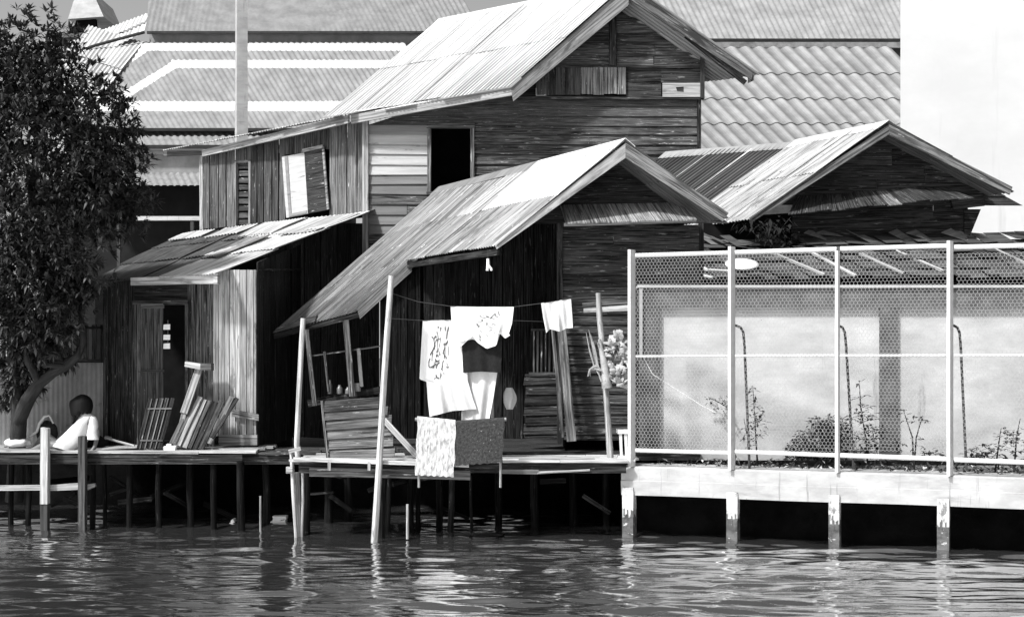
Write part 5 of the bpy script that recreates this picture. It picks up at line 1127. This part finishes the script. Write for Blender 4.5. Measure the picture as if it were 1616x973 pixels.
def lattice():
    t = thing('slatted_crate', 'dark slatted crate side propped upright against the shack door', 'crate', P(248, 708, 19.6))
    def q(u, v): return lerp(lerp(P(219, 708, 19.55), P(254, 708, 19.55), u), lerp(P(238, 629, 19.85), P(276, 628, 19.85), u), v)
    mb = MB()
    for k in range(5): a, b = q(k/4.3, 0), q(k/4.3, 1); mb.bar(a, b, .06, .03, rnd(.5, .8))
    mb.build('slat', W_OLD, t); mb = MB()
    for k in range(4): a, b = q(k/4.3+.06, .0), q(k/4.3+.06, 1); mb.bar(a+V((0, -.02, 0)), b+V((0, -.02, 0)), .014, .02, rnd(.8, 1.3))
    mb.build('edge_strip', W_MID, t); mb = MB()
    for v in (.17, .8): mb.bar(q(.0, v)+V((0, -.03, 0)), q(1.0, v)+V((0, -.03, 0)), .02, .02, 1.0, 0)
    mb.build('rail', W_MID, t)
lattice()
GP = 'loose planks leaning in a heap against the shack'
LP = 'grey loose plank leaning with others in a heap against the pale plank wall'
for k, (x0, y0, x1, y1, w, tn, m) in enumerate(((272, 700, 306, 630, .09, .8, W_MID), (281, 703, 316, 626, .07, .9, W_PALE), (290, 706, 322, 630, .08, .75, W_PALE), (298, 707, 330, 632, .06, .8, W_MID), (305, 709, 340, 634, .09, .7, W_OLD), (316, 709, 350, 632, .08, 1.2, W_OLD), (330, 700, 366, 626, .07, 1.1, W_MID), (334, 690, 374, 628, .06, .9, W_OLD))):
    mb = MB(); mb.bar(P(x0, y0, 19.6+.02*k), P(x1, y1, 19.95+.02*k), w, .03, tn, 0, (0, -1, .2)); tag(mb.build('loose_plank', m, None, P(x0, y0, 19.6+.02*k)), LP, 'plank', GP)
mb = MB(); mb.slab(P(258, 710, 19.5), P(276, 710, 19.5), P(277, 703, 19.5), P(258, 704, 19.5), V((0, .12, 0)), 1); mb.slab(P(262, 703, 19.52), P(270, 703, 19.52), P(269, 700, 19.52), P(263, 700, 19.52), V((0, .06, 0)), 1); tag(mb.build('foam_block', FOAM, None, P(266, 710, 19.5)), 'small white foam block at the foot of the slatted crate', 'foam')
def block():
    t = thing('propped_stake', 'pale stake with a heavy wooden block on its top leaning by the doorway', 'stake', P(300, 690, 19.8))
    mb = MB(); mb.bar(P(290, 652, 19.8), P(314, 583, 20.0), .10, .06, .8); mb.bar(P(278, 700, 19.75), P(292, 648, 19.82), .07, .05, .6); mb.build('stake', W_PALE, t)
    mb = MB(); mb.slab(P(291, 578, 19.9), P(316, 583, 19.9), P(316, 574, 19.9), P(292, 570, 19.9), V((0, .2, 0)), 1.2); mb.slab(P(316, 584, 19.9), P(333, 584, 19.9), P(333, 573, 19.9), P(316, 573, 19.9), V((0, .2, 0)), .25); mb.build('block', W_PALE, t)
block()
def cable():
    mb = MB(); mb.tube([OP(x, y, FA, FB)-FN*.25 for x, y in ((1006, 560), (1022, 590), (1045, 605), (1072, 622), (1100, 640), (1124, 652))], .005, 5, 2.2)
    tag(mb.build('slack_cable', WIRE, None, OP(1045, 605, FA, FB)-FN*.25), 'slack pale cable drooping behind the netting of the first fence bay', 'cable')
cable()
def pots():
    mb = MB(); c = P(564, 617, 20.0)
    def fn(u, v): r = .05+.008*v if v < .9 else .062; return c+V((r*math.cos(u*6.283), r*math.sin(u*6.283), .115*v))
    mb.grid(fn, 20, 8, .45, 0, True); mb.add([c+V((.06*math.cos(k*.3142), .06*math.sin(k*.3142), .09)) for k in range(20)], [tuple(range(20))], None, .1)
    tag(mb.build('enamel_cup', FOAM, None, c), 'pale cup standing on the dim shelf under the low eave', 'cup')
    for x, h, r, tn, lb in ((521, .2, .035, .8, 'dark bottle at the left end of the dim porch shelf'), (536, .13, .045, 1.2, 'squat dark jar left of the pale cup on the shelf'), (549, .1, .04, 1.4, 'small grey tin next to the pale cup on the shelf')):
        mb = MB(); c = P(x, 621, 20.05); mb.tube([c, c+V((0, 0, h*.65)), c+V((0, 0, h*.8)), c+V((0, 0, h))], [r, r, r*.5, r*.45], 10, tn); tag(mb.build(lb.split(' at ')[0].split(' left ')[0].split(' next ')[0].split()[-1], GREY_D, None, c), lb, lb.split(' at ')[0].split(' left ')[0].split(' next ')[0].split()[-1])
GREY_D = M('dull_glass', .05, .09, 5, 5, rough=.3, spec=.5, bump=0)
pots()
def floats():
    r = random.Random(5)
    for (x, y, w, h, lb) in ((438, 824, 25, 11, 'jagged white foam chunk floating left of the landing deck'), (368, 825, 8, 8, 'tiny white scrap floating on the dark water before the left deck'), (32, 824, 14, 4, 'thin white scrap floating at the left edge under the deck')):
        c = OZ(x, y, 0.0); s = c.y/F; mb = MB()
        for k in range(4): a = r.uniform(.5, 1); o = r.uniform(-.2, .2)*w*s; mb.box((c.x+o-w*s*a/2, c.y-.08, -.02+k*h*s*.24), (c.x+o+w*s*a/2, c.y+.1, -.02+(k+1.1)*h*s*.26), r.uniform(.85, 1), 0, .012)
        tag(mb.build('foam_chunk', FOAM, None, c), lb, 'foam')
floats()
